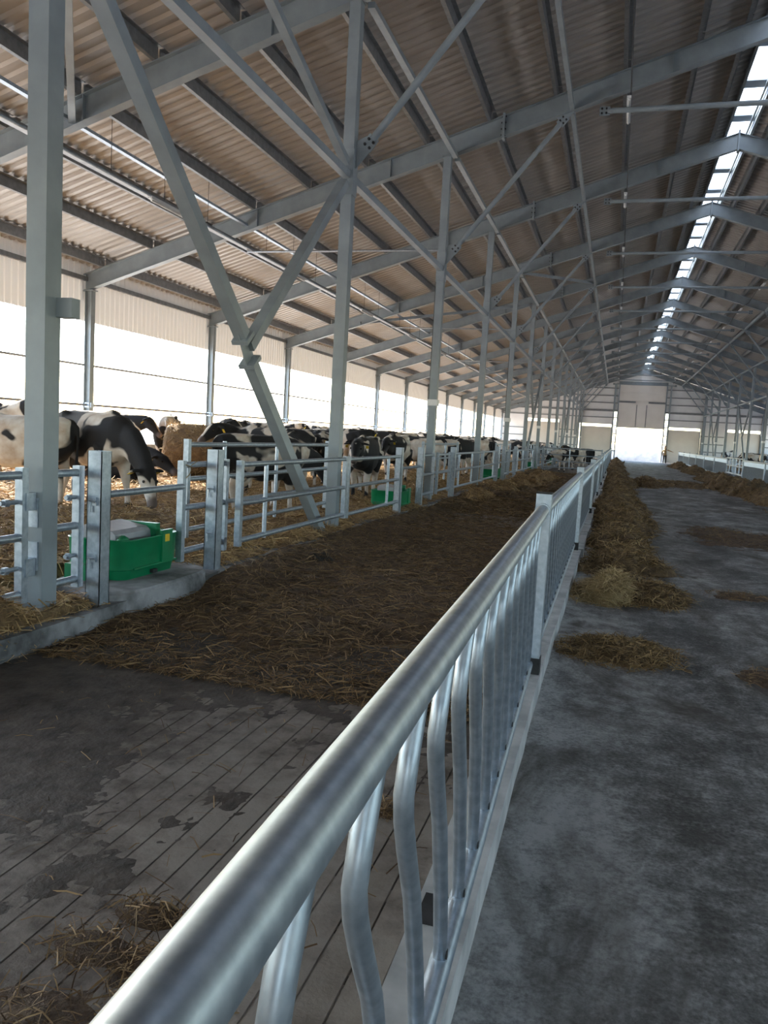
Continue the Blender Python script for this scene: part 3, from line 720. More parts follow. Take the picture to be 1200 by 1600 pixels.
for j, k in enumerate((3, 5, 7, 9, 11)):
    y_ = YK(k); far = j > 0
    g_ = 'far gate parts by the straw'
    L = (lambda s_: s_ if not far else 'distant ' + s_)
    if j == 0:
        gpost('square galvanised post in front of the second green trough', -3.64, 13.58)
        gpost('square galvanised post past the second green trough, before the sleeved column', -3.64, 15.2)
        tag(link('trough_rail', MB().tube([(-3.66, 13.64, .92), (-3.66, 15.14, .92)], .026, 8).mesh('trough_rail', True), GALV), 'single galvanised rail above the second trough', 'rail')
    else:
        gpost('distant square galvanised post beside the far troughs', -3.64, y_ - 3.05, 'posts of the far troughs'); gpost('distant square galvanised post beside the far troughs', -3.64, y_ - 1.42, 'posts of the far troughs')
    gate(L('two-rail galvanised panel between second trough and sleeved column') if j == 0 else 'distant short gate panel before a sleeved column', -3.66, y_ - 1.3, y_ - .2, (1.13, .74, .35), (), .28, 1.18, None if j == 0 else 'distant short panels')
    gate('short galvanised panel between the sleeved column and the next square post' if j == 0 else 'distant short gate panel past a sleeved column', -3.66, y_ + .2, y_ + 1.5, (1.13, .74, .35), (), .28, 1.18, None if j == 0 else 'distant short panels past columns')
    gpost('square galvanised post past the sleeved column' if j == 0 else 'distant square galvanised post past a sleeved column', -3.60, y_ + 1.58, None if j == 0 else 'far posts past columns')
    gate('three-rail gate between the sleeved column and the fourth column' if j == 0 else 'distant three-rail gate of the column row', -3.60, y_ + 1.75, y_ + 5.75, (1.14, .75, .35), (.6, 2.4), .3, 1.18, None if j == 0 else 'distant gates')
    gate('taller gate on the straw behind the fourth column' if j == 0 else 'distant taller gate on the straw', -4.4, y_ + 1.9, y_ + 6.2, (1.32, .95, .6), (1.2, 2.6), .35, 1.38, None if j == 0 else 'distant taller gates')
    gate('three-rail gate past the fourth column' if j == 0 else 'distant three-rail gate before the far troughs', -3.64, y_ + 6.2, y_ + 8.9, (1.14, .75, .35), (2.1,), .3, 1.18, None if j == 0 else 'distant gates before troughs')
gate('wide four-rail gate closing the straw-covered alley in front of a standing cow', -3.55, 0, 2.95, (.35, .65, .95, 1.25), (1.5,), .28, 1.3, None, True, .026, 'x').location.y = 38.4
# opposite fence gate
gate('white open-rail gate in the opposite bar fence', 6.05, 42.5, 48.4, (1.2, .8, .4), (1.2, 2.4, 3.6, 4.8), .3, 1.25, None, True, .04)
gpost('tall slim post beside the gate in the opposite fence', 6.05, 45.4, None, 2.9, .09)

# ------------------------------------------------------------------ water troughs
def trough(loc_, label, sticker=True, rz=0):
    t = thing('water_trough', label, 'water trough', loc_, rz)
    def rr(hx, hy, r_, z_, n=5):
        pts = []
        for cx_, cy_, a0 in ((hx - r_, hy - r_, 0), (-hx + r_, hy - r_, 90), (-hx + r_, -hy + r_, 180), (hx - r_, -hy + r_, 270)):
            for i in range(n + 1): a = R(a0 + 90 * i / n); pts.append((cx_ + r_ * math.cos(a), cy_ + r_ * math.sin(a), z_))
        return pts
    hx, hy = .29, .43
    rings = [rr(hx - .03, hy - .03, .10, 0), rr(hx - .012, hy - .012, .12, .10), rr(hx, hy, .13, .11), rr(hx + .01, hy + .01, .14, .40), rr(hx + .018, hy + .018, .145, .412), rr(hx + .012, hy + .012, .14, .422), rr(hx - .03, hy - .03, .11, .41), rr(hx - .06, hy - .06, .09, .16)]
    mb = MB(); n = len(rings[0]); mb.v = [p for r_ in rings for p in r_]
    for i in range(len(rings) - 1):
        for k in range(n): mb.f.append((i * n + k, i * n + (k + 1) % n, (i + 1) * n + (k + 1) % n, (i + 1) * n + k))
    mb.f.append(tuple(range(n))[::-1]); mb.f.append(tuple((len(rings) - 1) * n + k for k in range(n)))
    ba = part('basin', mb, GREEN, t, True)
    part('water', MB().prism([(p[0], p[1]) for p in rr(hx - .055, hy - .055, .09, 0)], .30, .315, 'z'), noisy('trough_water', (.02, .03, .03), (.03, .04, .04), 3, .05), t)
    # grey float housing lid across the basin
    prof_ = [(-.17, .36), (-.17, .50), (-.13, .545), (.12, .50), (.16, .46), (.17, .36)]
    part('float_cover', MB().prism(prof_, -.37, .14, 'y'), GREYPL, t)
    part('cover_end', MB().box(-.2, .22, .14, .20, .34, .53), GREEN, t)
    part('rim_step', MB().box(hx - .005, hx + .022, .10, .26, .12, .47), GREEN, ba)
    part('drain_lug', MB().box(-.1, .1, hy - .02, hy + .09, .0, .16), GREEN, ba); part('drain_lug', MB().box(-.2, .05, -hy - .10, -hy + .02, .0, .16), GREEN, ba)
    part('inlet_cap', MB().tube([(-.05, hy + .02, .16), (-.05, hy + .09, .17)], .025, 8), WHITE, t, True)
    part('float_ball', MB().tube([(.2, -.38, .37), (.2, -.36, .40), (.2, -.32, .415), (.2, -.28, .40), (.2, -.26, .37)], [.01, .035, .045, .035, .01], 10), GREEN, t, True)
    part('seam', MB().box(hx + .0, hx + .011, -.30, .36, .105, .125), GREEN, ba)
    part('drain_plug', MB().box(hx - .02, hx + .012, -.02, .05, .02, .06), BLACK, ba)
    if sticker: part('warning_sticker', MB().box(hx + .0215, hx + .024, .14, .21, .34, .42), YELLOW, ba)
    for c_ in t.children: c_.scale.z = .80
    return t
def plinth(loc_, label):
    n = 20; poly = []
    for i in range(n):
        a = 2 * math.pi * i / n; c_, s_ = math.cos(a), math.sin(a)
        poly.append((.42 * math.copysign(abs(c_) ** .45, c_), .72 * math.copysign(abs(s_) ** .55, s_)))
    mb = MB(); z_s = [(0, 1.04), (.14, 1.02), (.155, .99), (.17, .985)]
    mb.v = [(x_ * f_, y_ * f_, z_) for z_, f_ in z_s for x_, y_ in poly]
    for i in range(3):
        for k in range(n): mb.f.append((i * n + k, i * n + (k + 1) % n, (i + 1) * n + (k + 1) % n, (i + 1) * n + k))
    mb.f.append(tuple(range(n))[::-1]); mb.f.append(tuple(3 * n + k for k in range(n)))
    o = link('trough_plinth', mb.mesh('trough_plinth'), KERB, None, loc_); return tag(o, label, 'plinth')
plinth((-3.88, 5.88, .05), 'rounded stained concrete plinth under the green trough by the column')
trough((-4.03, 5.98, .218), 'green plastic water trough with grey float cover and yellow sticker on a concrete plinth', True)
trough((-3.98, 14.4, .15), 'green plastic water trough between two square posts, behind the long gate', False)
for k in (5, 7, 9): tr = trough((-3.95, YK(k) - 2.2, .2), 'distant green plastic water trough along the column row', False); tr['group'] = 'distant troughs'

# ------------------------------------------------------------------ straw
def bedz(x_, y_):
    t = min(1, max(0, (-4.0 - x_) / 4.5)); b = .16 + .20 * t
    if x_ < -8.5: b += .10 * min(1, (-8.5 - x_) / 3)
    if x_ > -3.62: b -= (.20 if y_ > 6.9 else .6) * (x_ + 3.62) / .35 + (0 if y_ > 6.9 else .05)
    elif x_ > -4.1 and y_ < 6.9 and not 3.6 < y_ < 5.2: b -= .05
    if x_ > -4.75 and 5.05 < y_ < 6.75: b -= .18
    b += .06 * noise.noise((x_ * .8, y_ * .8, 1.3)) + .035 * noise.noise((x_ * 2.6, y_ * 2.6, 4.1)) + .02 * noise.noise((x_ * 7, y_ * 7, 8))
    return b
def strands(name, n, samp, zf, mat, parent, lmin, lmax, wid, lift=.04, tilt=.35, seed=1):
    rs = np.random.RandomState(seed); V = np.zeros((n, 6, 3)); 
    P0 = samp(rs, n); a = rs.uniform(0, 2 * math.pi, n); L = rs.uniform(lmin, lmax, n); W = wid * rs.uniform(.6, 1.3, n)
    tl = rs.normal(0, tilt, n); d = np.stack([np.cos(a) * np.cos(tl), np.sin(a) * np.cos(tl), np.sin(tl)], 1)
    s_ = np.stack([-np.sin(a), np.cos(a), rs.normal(0, .5, n)], 1)
    zz = np.array([zf(float(p[0]), float(p[1])) for p in P0]) + np.abs(rs.normal(0, lift, n)) * .6 + .004
    Cn = np.stack([P0[:, 0], P0[:, 1], zz], 1); bend = rs.normal(0, .12, n)
    for j, q in enumerate((-.5, 0, .5)):
        c = Cn + d * (L * q)[:, None] + np.stack([0 * L, 0 * L, -np.abs(bend) * L * (abs(q) * 2) ** 2], 1)
        V[:, 2 * j] = c - s_ * (W / 2)[:, None]; V[:, 2 * j + 1] = c + s_ * (W / 2)[:, None]
    idx = np.arange(n)[:, None] * 6
    Fq = np.concatenate([idx + np.array([0, 1, 3, 2]), idx + np.array([2, 3, 5, 4])], 1).reshape(-1)
    m = bpy.data.meshes.new(name); m.vertices.add(n * 6); m.vertices.foreach_set('co', V.reshape(-1))
    m.loops.add(n * 8); m.loops.foreach_set('vertex_index', Fq.astype(np.int32))
    m.polygons.add(n * 2); m.polygons.foreach_set('loop_start', np.arange(0, n * 8, 4, dtype=np.int32)); 
    m.update(calc_edges=True); m.validate()
    o = link(name, m, mat, parent); o['kind'] = 'stuff'; return o
def rect(x0, x1, y0, y1, pw=1.0):
    return lambda rs, n: np.stack([rs.uniform(x0, x1, n), y0 + (y1 - y0) * rs.uniform(0, 1, n) ** pw], 1)
bed = grid(-12.15, -3.22, 84, 1.5, 40, 320, bedz); bed2 = grid(-12.15, -3.62, 16, 40, YF - .3, 60, bedz); bed.add(bed2.v, bed2.f)
b3 = link('straw_bedding', grid(8.6, 16.8, 20, 20, YF - .3, 90, lambda x_, y_: .2 + .06 * noise.noise((x_, y_, 7))).mesh('straw_bedding', True), BED); b3['kind'] = 'stuff'; tag(b3, 'straw bedding beyond the opposite columns', 'straw')
bo = link('straw_bedding', bed.mesh('straw_bedding', True), BED); bo['kind'] = 'stuff'; tag(bo, 'deep golden straw bedding under the herd', 'straw')
strands('straw_stalks', 60000, rect(-12, -3.7, 3.2, 24, 1.3), bedz, BEDS, bo, .10, .34, .008, .06, .3, 2)
strands('straw_stalks', 14000, rect(-12, -3.7, 22, 60, 1.3), bedz, BEDS, bo, .15, .4, .014, .06, .3, 3)
strands('straw_stalks', 5000, rect(-4.3, -3.3, 6.9, 16), lambda x_, y_: max(.02, bedz(x_, y_)), BEDS, bo, .08, .24, .006, .03, .3, 21)
strands('straw_stalks', 1500, rect(-4.3, -3.56, 3.6, 5.1), lambda x_, y_: max(.15, bedz(x_, y_)), BEDS, bo, .08, .22, .005, .02, .25, 22)
def blob(cx_, cy_, rx, ry, h, seed):
    def f(x_, y_):
        u = ((x_ - cx_) / rx) ** 2 + ((y_ - cy_) / ry) ** 2
        u *= 1 + .55 * noise.noise((x_ * 1.7, y_ * 1.7, seed)) + .45 * noise.noise((x_ * 4.3, y_ * 4.3, seed + 9))
        return h * max(-.25, (1 - u)) * (1 + .75 * noise.noise((x_ * 2.6, y_ * 2.6, seed + 5))) + min(.06, h * .5) * noise.noise((x_ * 9, y_ * 9, seed + 2)) - .01 * min(1, h * 8)
    return f
# trampled straw on the alley
def matz(x_, y_):
    edge = 4.35 + .42 * (x_ + 3.4) * 1.0
    h = .055 * min(1.0, max(-1.2, (y_ - edge) / .9)) + .05 * noise.noise((x_ * 1.1, y_ * .9, 2.2)) + .022 * noise.noise((x_ * 4, y_ * 4, 6.1)) + .012 * noise.noise((x_ * 11, y_ * 11, 3.3))
    for (bx, by, br, bd) in ((-2.2, 15.5, 1.2, .10), (-2.0, 23.5, 1.2, .1)):
        h -= bd * math.exp(-((x_ - bx) ** 2 / (br * br) + (y_ - by) ** 2 / 2.2))
    if x_ < -2.9: h += .10 * min(1, (-2.9 - x_) / .6) * (1 if y_ > 7 else max(0, (y_ - 6) / 1.))
    if y_ > 20: h += .10 * max(0, math.sin((y_ - 20) * .5)) * max(0, min(1, (-1.6 - x_)))
    return h
mo = link('trampled_straw', grid(-3.54, -.54, 46, 2.6, 40, 330, matz).mesh('trampled_straw', True), MAT); mo['kind'] = 'stuff'
tag(mo, 'dark trampled straw and dung covering the alley between kerbs', 'straw')
pos = lambda f: (lambda x_, y_: max(0.0, f(x_, y_)))
strands('straw_stalks', 34000, rect(-3.5, -.56, 4.2, 20, 1.5), pos(matz), MATS, mo, .06, .24, .0045, .025, .18, 4)
strands('straw_stalks', 14000, rect(-3.5, -.56, 16, 40, 1.2), pos(matz), MATS, mo, .12, .3, .010, .03, .2, 5)
so = strands('loose_straw', 420, rect(-3.4, -.56, .8, 4.9), lambda x_, y_: .002, MATS, None, .05, .18, .0035, .006, .06, 6)
tag(so, 'loose straw stalks scattered on the bare grooved concrete', 'straw')
def clump(name, c, rx, ry, h, mat, smat, n, label, seed, wid=.005, lm=(.06, .2), cat='straw heap', group=None, step=.035):
    f = blob(c[0], c[1], rx, ry, h, seed); nx = max(10, min(60, int(2.6 * rx / step))); ny = max(10, min(160, int(2.6 * ry / step)))
    o = link(name, grid(c[0] - 1.25 * rx, c[0] + 1.25 * rx, nx, c[1] - 1.25 * ry, c[1] + 1.25 * ry, ny, lambda x_, y_: max(-.05, f(x_, y_))).mesh(name, True), mat)
    tag(o, label, cat, group)
    def samp(rs, n_):
        a = rs.uniform(0, 2 * math.pi, n_); q = np.sqrt(rs.uniform(0, 1, n_)) * (1 + .15 * np.abs(rs.normal(0, 1, n_)))
        return np.stack([np.clip(c[0] + rx * q * np.cos(a), c[0] - rx * 1.6, c[0] + rx * 1.6), c[1] + ry * q * np.sin(a)], 1)
    strands('straw_stalks', n, samp, pos(f), smat, o, lm[0], lm[1], wid, .02, .35, seed + 50)
    return o
for i, (px, py, rx, ry, h) in enumerate(((150, 1480, .16, .10, .010), (235, 1430, .12, .07, .010), (215, 1520, .08, .12, .010), (60, 1590, .2, .1, .010), (606, 1268, .05, .07, .02))):
    q = ground(px, py, 0)
    clump('dung_clump', (q.x, q.y), rx, ry, h, MAT, MATS, 170, ['small matted dung and straw clump on the grooved floor' , 'small matted dung and straw clump on the grooved floor', 'small matted dung and straw clump on the grooved floor', 'small matted dung and straw clump on the grooved floor', 'brown tuft of hay on the alley floor behind the bent bars'][i], 60 + i, .003, (.03, .1), 'dung clump', 'dung clumps on the grooved floor' if i < 4 else None, .02)
clump('dung_pile', (-3.1, 8.4), .22, .35, .16, noisy('dark_dung', (.012, .009, .007), (.03, .022, .015), 9, .8, 0, .8, 20, .02), MATS, 120, 'small dark dung pile in the trampled straw before the long gate', 71, .004, (.05, .12), 'dung')
clump('straw_heap', (-3.88, 4.05), .34, .50, .42, BED, BEDS, 1800, 'straw heaped around the foot of the column in front of the trough', 72, .005, (.08, .25))
for i, (x_, y_, rx, ry, h) in enumerate(((-3.2, 19.6, .45, 1.6, .24), (-3.1, 23.2, .55, 1.8, .30), (-2.9, 27.5, .7, 2.0, .34), (-2.7, 32.0, .8, 2.2, .30))):
    clump('straw_heap', (x_, y_), rx, ry, h, BED, BEDS, 1500, 'golden straw bank spilling from the kerb onto the alley past the fourth column', 130 + i, .010, (.1, .3), 'straw heap', 'straw banks along the far kerb', .06)
# hay on the feed alley
clump('hay_heap', (.14, 6.15), .42, .42, .07, HAY, HAYS, 2600, 'flat reddish brown hay patch on the wet feed alley near the first post', 80, .004, (.05, .16), 'hay heap')
clump('hay_heap', (.02, 8.55), .34, .62, .22, PHAY, PHAYS, 3000, 'pale dry hay heap against the bar fence kerb', 81, .005, (.08, .25), 'hay heap')
clump('hay_heap', (.50, 8.7), .34, .7, .10, HAY, HAYS, 1800, 'low brown hay spill beside the pale hay heap', 82, .005, (.06, .2), 'hay heap')
clump('hay_heap', (.22, 10.6), .52, 1.1, .20, HAY, HAYS, 2600, 'brown hay heap along the bar fence just past the pale heap', 83, .006, (.08, .22), 'hay heap')
yy = [13, 16, 19.5, 23.5, 28, 33, 38]
for i, y_ in enumerate(yy):
    clump('hay_heap', (.16 + .10 * (i % 2), y_), .44 + .10 * (i % 3), 2.0 + .2 * i, .25 + .05 * (i % 3), HAY, HAYS, 3000, 'brown hay heap in the long windrow beside the bar fence', 84 + i, .009, (.1, .3), 'hay heap', 'long windrow by the bar fence', .06)
clump('hay_heap', (1.3, 34), .7, 2.2, .30, HAY, HAYS, 900, 'round brown hay heap standing out from the windrow into the feed alley', 95, .012, (.12, .3), 'hay heap', None, .06)
for i, (x_, y_, rx, ry, h) in enumerate(((4.9, 22.5, .8, 2.2, .28), (5.1, 27, .9, 2.6, .55), (4.9, 31.5, 1.0, 2.6, .5), (4.7, 36, 1.0, 2.8, .5), (4.9, 44, .8, 4, .35), (5.1, 56, .7, 5, .4), (5.0, 68, .7, 6, .4))):
    clump('hay_heap', (x_, y_), rx, ry, h, HAY, HAYS, 1300, 'brown hay heap piled along the opposite bar fence', 100 + i, .012, (.12, .32), 'hay heap', 'heaps along the opposite fence', .07)
clump('hay_spill', (2.5, 37), 1.9, 3.4, .06, HAY, HAYS, 1600, 'thin layer of hay spread across the middle of the feed alley', 110, .012, (.1, .3), 'hay', None, .08)
clump('hay_spill', (2.2, 15.5), .8, 1.6, .025, MAT, MATS, 700, 'dark trampled hay smear across the wet feed alley', 111, .006, (.06, .2), 'hay', None, .06)
for i, (x_, y_) in enumerate(((1.3, 5.9), (1.9, 6.6), (1.4, 9.2))): clump('hay_spill', (x_, y_), .35, .3, .018, MAT, MATS, 260, 'thin trampled hay patch on the dark wet floor', 112 + i, .004, (.04, .14), 'hay', 'thin hay patches on the wet floor', .03)
for i in range(3): clump('hay_heap', (.1, 46 + 13 * i), .6, 6, .35, HAY, HAYS, 500, 'far brown hay along the bar fence towards the door', 118 + i, .02, (.15, .35), 'hay heap', 'far hay by the bar fence', .12)
# round bale
q = at_depth(300, 17.2, .40)
bt = thing('round_bale', 'round straw bale standing among the cows by the open side', 'bale', (q.x, q.y, .38), R(20))
rg = []
mb = MB()
NB_ = 28
for xx, rr_ in ((-.55, .42), (-.54, .50), (-.48, .55), (-.2, .565), (.2, .565), (.48, .55), (.54, .50), (.55, .42)):
    rg.append([(xx + .02 * noise.noise((k * .9, xx * 3, 2)), (rr_ + .02 * noise.noise((k * .7, xx * 4, 1))) * math.cos(2 * math.pi * k / NB_), .54 + (rr_ + .02 * noise.noise((k * .7, xx * 4, 1))) * math.sin(2 * math.pi * k / NB_)) for k in range(NB_)])
mb.v = [p for r_ in rg for p in r_]
for i in range(len(rg) - 1):
    for k in range(NB_): mb.f.append((i * NB_ + k, i * NB_ + (k + 1) % NB_, (i + 1) * NB_ + (k + 1) % NB_, (i + 1) * NB_ + k))
mb.f.append(tuple(range(NB_))[::-1]); mb.f.append(tuple((len(rg) - 1) * NB_ + k for k in range(NB_)))
part('bale_body', mb, BALE, bt, True)
rs = random.Random(5); mb = MB()
for i in range(1500):
    a = rs.uniform(0, 2 * math.pi); xx = rs.uniform(-.54, .54); c = Vector((xx, .565 * math.cos(a), .54 + .565 * math.sin(a))); d = Vector((rs.uniform(-1, 1), rs.uniform(-1, 1), rs.uniform(-1, 1))).normalized() * rs.uniform(.04, .13)
    s_ = Vector((rs.uniform(-1, 1), rs.uniform(-1, 1), rs.uniform(-1, 1))).normalized() * .004
    mb.add([c - d - s_, c - d + s_, c + d + s_, c + d - s_], [(0, 1, 2, 3)])
m = bpy.data.meshes.new('bale_stalks'); m.from_pydata(mb.v, [], mb.f); o = link('bale_stalks', m, BEDS, bt); o['kind'] = 'stuff'

# ------------------------------------------------------------------ cows
def loft(mb, secs, n=18, e=2.2):
    """secs: (center, fwd, half_width, half_height)"""
    rings = []
    for c, f_, hw, hh in secs:
        f_ = Vector(f_).normalized(); sd_ = Vector((0, 0, 1)).cross(f_) if abs(f_.z) < .97 else Vector((0, 1, 0)); sd_.normalize(); up_ = f_.cross(sd_).normalized()
        ring = []
        for k in range(n):
            a = 2 * math.pi * k / n; ca, sa = math.cos(a), math.sin(a)
            ring.append(Vector(c) + sd_ * (hw * math.copysign(abs(ca) ** (2 / e), ca)) + up_ * (hh * math.copysign(abs(sa) ** (2 / e), sa)))
        rings.append(ring)
    vs_ = [p for r_ in rings for p in r_]; fs = []
    for i in range(len(rings) - 1):
        for k in range(n): fs.append((i * n + k, i * n + (k + 1) % n, (i + 1) * n + (k + 1) % n, (i + 1) * n + k))
    fs.append(tuple(range(n))[::-1]); m_ = (len(rings) - 1) * n; fs.append(tuple(range(m_, m_ + n)))
    mb.add(vs_, fs)
def cow_mesh(name, neck, head_dir, lying=False, legs=None, headside=0.):
    """neck: list of points from withers to poll; head_dir: direction poll->muzzle"""
    mb = MB(); dz = -.52 if lying else 0
    B = [(-.90, 1.10, .09, .12), (-.86, 1.05, .18, .24), (-.74, 1.00, .25, .32), (-.55, .98, .285, .345), (-.30, .95, .30, .37), (0, .915, .335, .40), (.28, .91, .32, .395), (.50, .93, .275, .37), (.68, .96, .22, .32), (.80, .98, .16, .24), (.86, 1.0, .1, .15)]
    loft(mb, [((x_, 0, zc + dz + .01), (1, 0, 0), hw, hh) for x_, zc, hw, hh in B], 20, 2.35)
    # hip bones and withers
    for y_ in (-.19, .19): mb.tube([(-.62, y_, 1.26 + dz), (-.48, y_ * .95, 1.275 + dz), (-.36, y_ * .8, 1.25 + dz)], [.04, .07, .03], 8)
    mb.tube([(.2, 0, 1.28 + dz), (.45, 0, 1.305 + dz), (.62, 0, 1.26 + dz)], [.05, .075, .05], 8)
    # neck
    N = [Vector(p) + Vector((0, 0, dz * (1 if lying else 0))) for p in neck]
    rad = [(.17, .29), (.135, .23), (.115, .18), (.105, .15)]
    secs = []
    for i, p in enumerate(N):
        d = N[min(i + 1, len(N) - 1)] - N[max(i - 1, 0)]
        secs.append((p, d, rad[i][0], rad[i][1]))
    loft(mb, secs, 14, 2.1)
    hd = Vector(head_dir).normalized(); P = N[-1] + Vector((0, 0, .01))
    sec = [(-.08, .07, .08), (-.02, .11, .125), (.08, .12, .135), (.18, .105, .12), (.28, .08, .095), (.38, .068, .075), (.45, .072, .07), (.49, .062, .058), (.51, .04, .04)]
    up_h = (Vector((0, 0, 1)) - hd * hd.z); up_h = up_h.normalized() if up_h.length > .05 else Vector((1, 0, 0))
    loft(mb, [(P + hd * a - up_h * (.05 * max(0, a - .1)), hd, hw, hh) for a, hw, hh in sec], 14, 2.3)
    sdv = up_h.cross(hd).normalized()
    for s_ in (-1, 1):     # ears
        e0 = P + hd * .0 + sdv * (s_ * .09) + up_h * .04
        mb.tube([e0, e0 + sdv * (s_ * .07) + hd * -.01, e0 + sdv * (s_ * .14) - up_h * .02 + hd * -.01, e0 + sdv * (s_ * .20) - up_h * .035], [.032, .048, .045, .018], 8, True, .6)
    # legs
    if not lying:
        for s_ in (-1, 1):
            j = legs[0 if s_ < 0 else 1] if legs else 0.
            hl = [(-.58, .16, .92), (-.55, .19, .78), (-.60, .185, .60), (-.72 + j * .5, .17, .44), (-.705 + j * .8, .165, .28), (-.68 + j, .165, .11), (-.665 + j, .165, .06), (-.645 + j, .165, 0)]
            mb.tube([(a, s_ * b, c) for a, b, c in hl], [.19, .165, .115, .066, .046, .043, .056, .062], 12)
            j2 = legs[2 if s_ < 0 else 3] if legs else 0.
            fl_ = [(.50, .15, .86), (.46, .165, .68), (.47 + j2 * .3, .16, .52), (.485 + j2 * .6, .155, .38), (.48 + j2 * .8, .155, .24), (.475 + j2, .155, .11), (.49 + j2, .155, .06), (.505 + j2, .155, 0)]
            mb.tube([(a, s_ * b, c) for a, b, c in fl_], [.16, .125, .082, .062, .042, .042, .055, .060], 12)
        mb.tube([(-.50, 0, .66), (-.44, 0, .58), (-.34, 0, .57), (-.24, 0, .62)], [.08, .14, .14, .07], 12)
    else:
        for s_ in (-1, 1):
            mb.tube([(-.5, s_ * .26, .26), (-.25, s_ * .40, .20), (-.02, s_ * .42, .10), (-.22, s_ * .45, .06), (-.42, s_ * .44, .06)], [.17, .14, .075, .055, .05], 10)
            mb.tube([(.5, s_ * .2, .30), (.66, s_ * .24, .14), (.78, s_ * .22, .07), (.58, s_ * .24, .055), (.44, s_ * .24, .05)], [.13, .09, .06, .05, .05], 10)
    # tail
    tz = dz
    mb.tube([(-.87, 0, 1.24 + tz), (-.945, 0, 1.18 + tz), (-.965, .01, 1.0 + tz), (-.955, .02, .75 + max(tz, -.4)), (-.95, .03, .55 + max(tz, -.4)), (-.945, .03, .42 + max(tz, -.36))], [.045, .036, .028, .026, .045, .02], 8)
    me = mb.mesh(name); o = bpy.data.objects.new('tmp', me); C.objects.link(o)
    rm = o.modifiers.new('r', 'REMESH'); rm.mode = 'VOXEL'; rm.voxel_size = .021
    sm = o.modifiers.new('s', 'SMOOTH'); sm.iterations = 5; sm.factor = .5
    dg = bpy.context.evaluated_depsgraph_get(); nm = bpy.data.meshes.new_from_object(o.evaluated_get(dg)); bpy.data.objects.remove(o)
    nm.name = name; nm.shade_smooth(); nm.materials.clear(); nm.materials.append(COAT)
    at = nm.color_attributes.new('zones', 'FLOAT_COLOR', 'POINT')
    mz = P + hd * .46; nv = len(nm.vertices); co = np.zeros(nv * 3); nm.vertices.foreach_get('co', co); co = co.reshape(-1, 3)
    col = np.zeros((nv, 4)); col[:, 3] = 1
    b = np.full(nv, .5)
    if not lying: b -= .16 * np.clip((.62 - co[:, 2]) / .2, 0, 1)
    hdist = np.linalg.norm(co - np.array(P + hd * .18), axis=1); b += .13 * np.clip((.42 - hdist) / .15, 0, 1)
    blz = np.abs((co - np.array(P)) @ np.array(sdv)); alo = (co - np.array(P)) @ np.array(hd); upp = (co - np.array(P)) @ np.array(up_h)
    b -= .2 * (np.clip((.045 - blz) / .02, 0, 1) * np.clip((alo - .02) / .05, 0, 1) * (hdist < .5) * (upp > .02))
    col[:, 0] = b
    col[:, 1] = np.clip((.12 - np.linalg.norm(co - np.array(mz), axis=1)) / .04, 0, 1) * .9
    if not lying: col[:, 2] = np.clip((.075 - co[:, 2]) / .02, 0, 1)
    at.data.foreach_set('color', col.astype(np.float32).reshape(-1))
    return nm, P, hd, sdv, up_h
POSES = {
    'up': cow_mesh('cow_body', [(.62, 0, 1.04), (.86, 0, 1.16), (1.05, 0, 1.29), (1.17, 0, 1.36)], (.82, 0, -.57), legs=(.08, -.10, .06, -.08)),
    'level': cow_mesh('cow_body', [(.62, 0, 1.02), (.90, 0, 1.06), (1.12, 0, 1.12), (1.26, 0, 1.15)], (.72, 0, -.69), legs=(-.06, .08, -.05, .07)),
    'turn': cow_mesh('cow_body', [(.62, 0, 1.03), (.88, .06, 1.12), (1.02, .20, 1.20), (1.08, .34, 1.24)], (.25, .80, -.54), legs=(.05, -.05, .05, -.05)),
    'graze': cow_mesh('cow_body', [(.60, 0, 1.0), (.92, 0, .92), (1.14, 0, .72), (1.26, 0, .54)], (.38, 0, -.92), legs=(.05, -.12, -.16, .14)),
    'low': cow_mesh('cow_body', [(.60, 0, 1.0), (.92, 0, .96), (1.16, 0, .90), (1.28, 0, .84)], (.55, 0, -.83), legs=(.06, -.04, .06, -.1)),
    'lie': cow_mesh('cow_body', [(.62, 0, 1.0), (.88, 0, 1.02), (1.06, 0, 1.02), (1.18, 0, 1.0)], (.86, 0, -.5), lying=True),
}
eyem = MB(); eyem.tube([(-.02, 0, 0), (-.012, 0, 0), (0, 0, 0), (.012, 0, 0), (.02, 0, 0)], [.004, .016, .021, .016, .004], 8); eyem = eyem.mesh('eye', True)
tagm = MB().box(-.004, .004, -.028, .028, -.08, 0).mesh('ear_tag')
def cow(pose, x_, y_, hd_deg, label, bias, seed, group=None, z_=None, scale=.93, extras=True, name='cow'):
    nm, P, hd, sdv, uph = POSES[pose]
    if z_ is None: z_ = bedz(x_, y_) - .02
    t = thing(name, label, 'cow', (x_, y_, z_), R(hd_deg), group); t.scale = (scale,) * 3
    o = link('body', nm, None, t); o.color = (bias, seed, .5, 1)
    if extras:
        for s_ in (-1, 1):
            p = P + hd * .15 + sdv * (s_ * .108) + uph * .045
            e = link('eye', eyem, EYE, t, p); e.rotation_mode = 'QUATERNION'; e.rotation_quaternion = hd.to_track_quat('Y', 'Z')
            p = P + sdv * (s_ * .215) + uph * -.01
            e = link('ear_tag', tagm, TAGM, t, p); e.rotation_mode = 'QUATERNION'; e.rotation_quaternion = hd.to_track_quat('X', 'Z')
    return t
used = []
def put(pose, px, d_, hdg, label, bias, seed, group=None, z=None, scale=.93, extras=True):
    zz = .3
    for _ in range(4):
        q = at_depth(px, d_, zz); zz = bedz(q.x, q.y) if z is None else z
    lim = -5.0 if abs(abs(hdg) - 90) < 25 else -5.35
    while z is None and q.x > lim: q.x -= .1
    used.append((q.x, q.y)); return cow(pose, q.x, q.y, hdg, label, bias, seed, group, None if z is None else z, scale, extras)
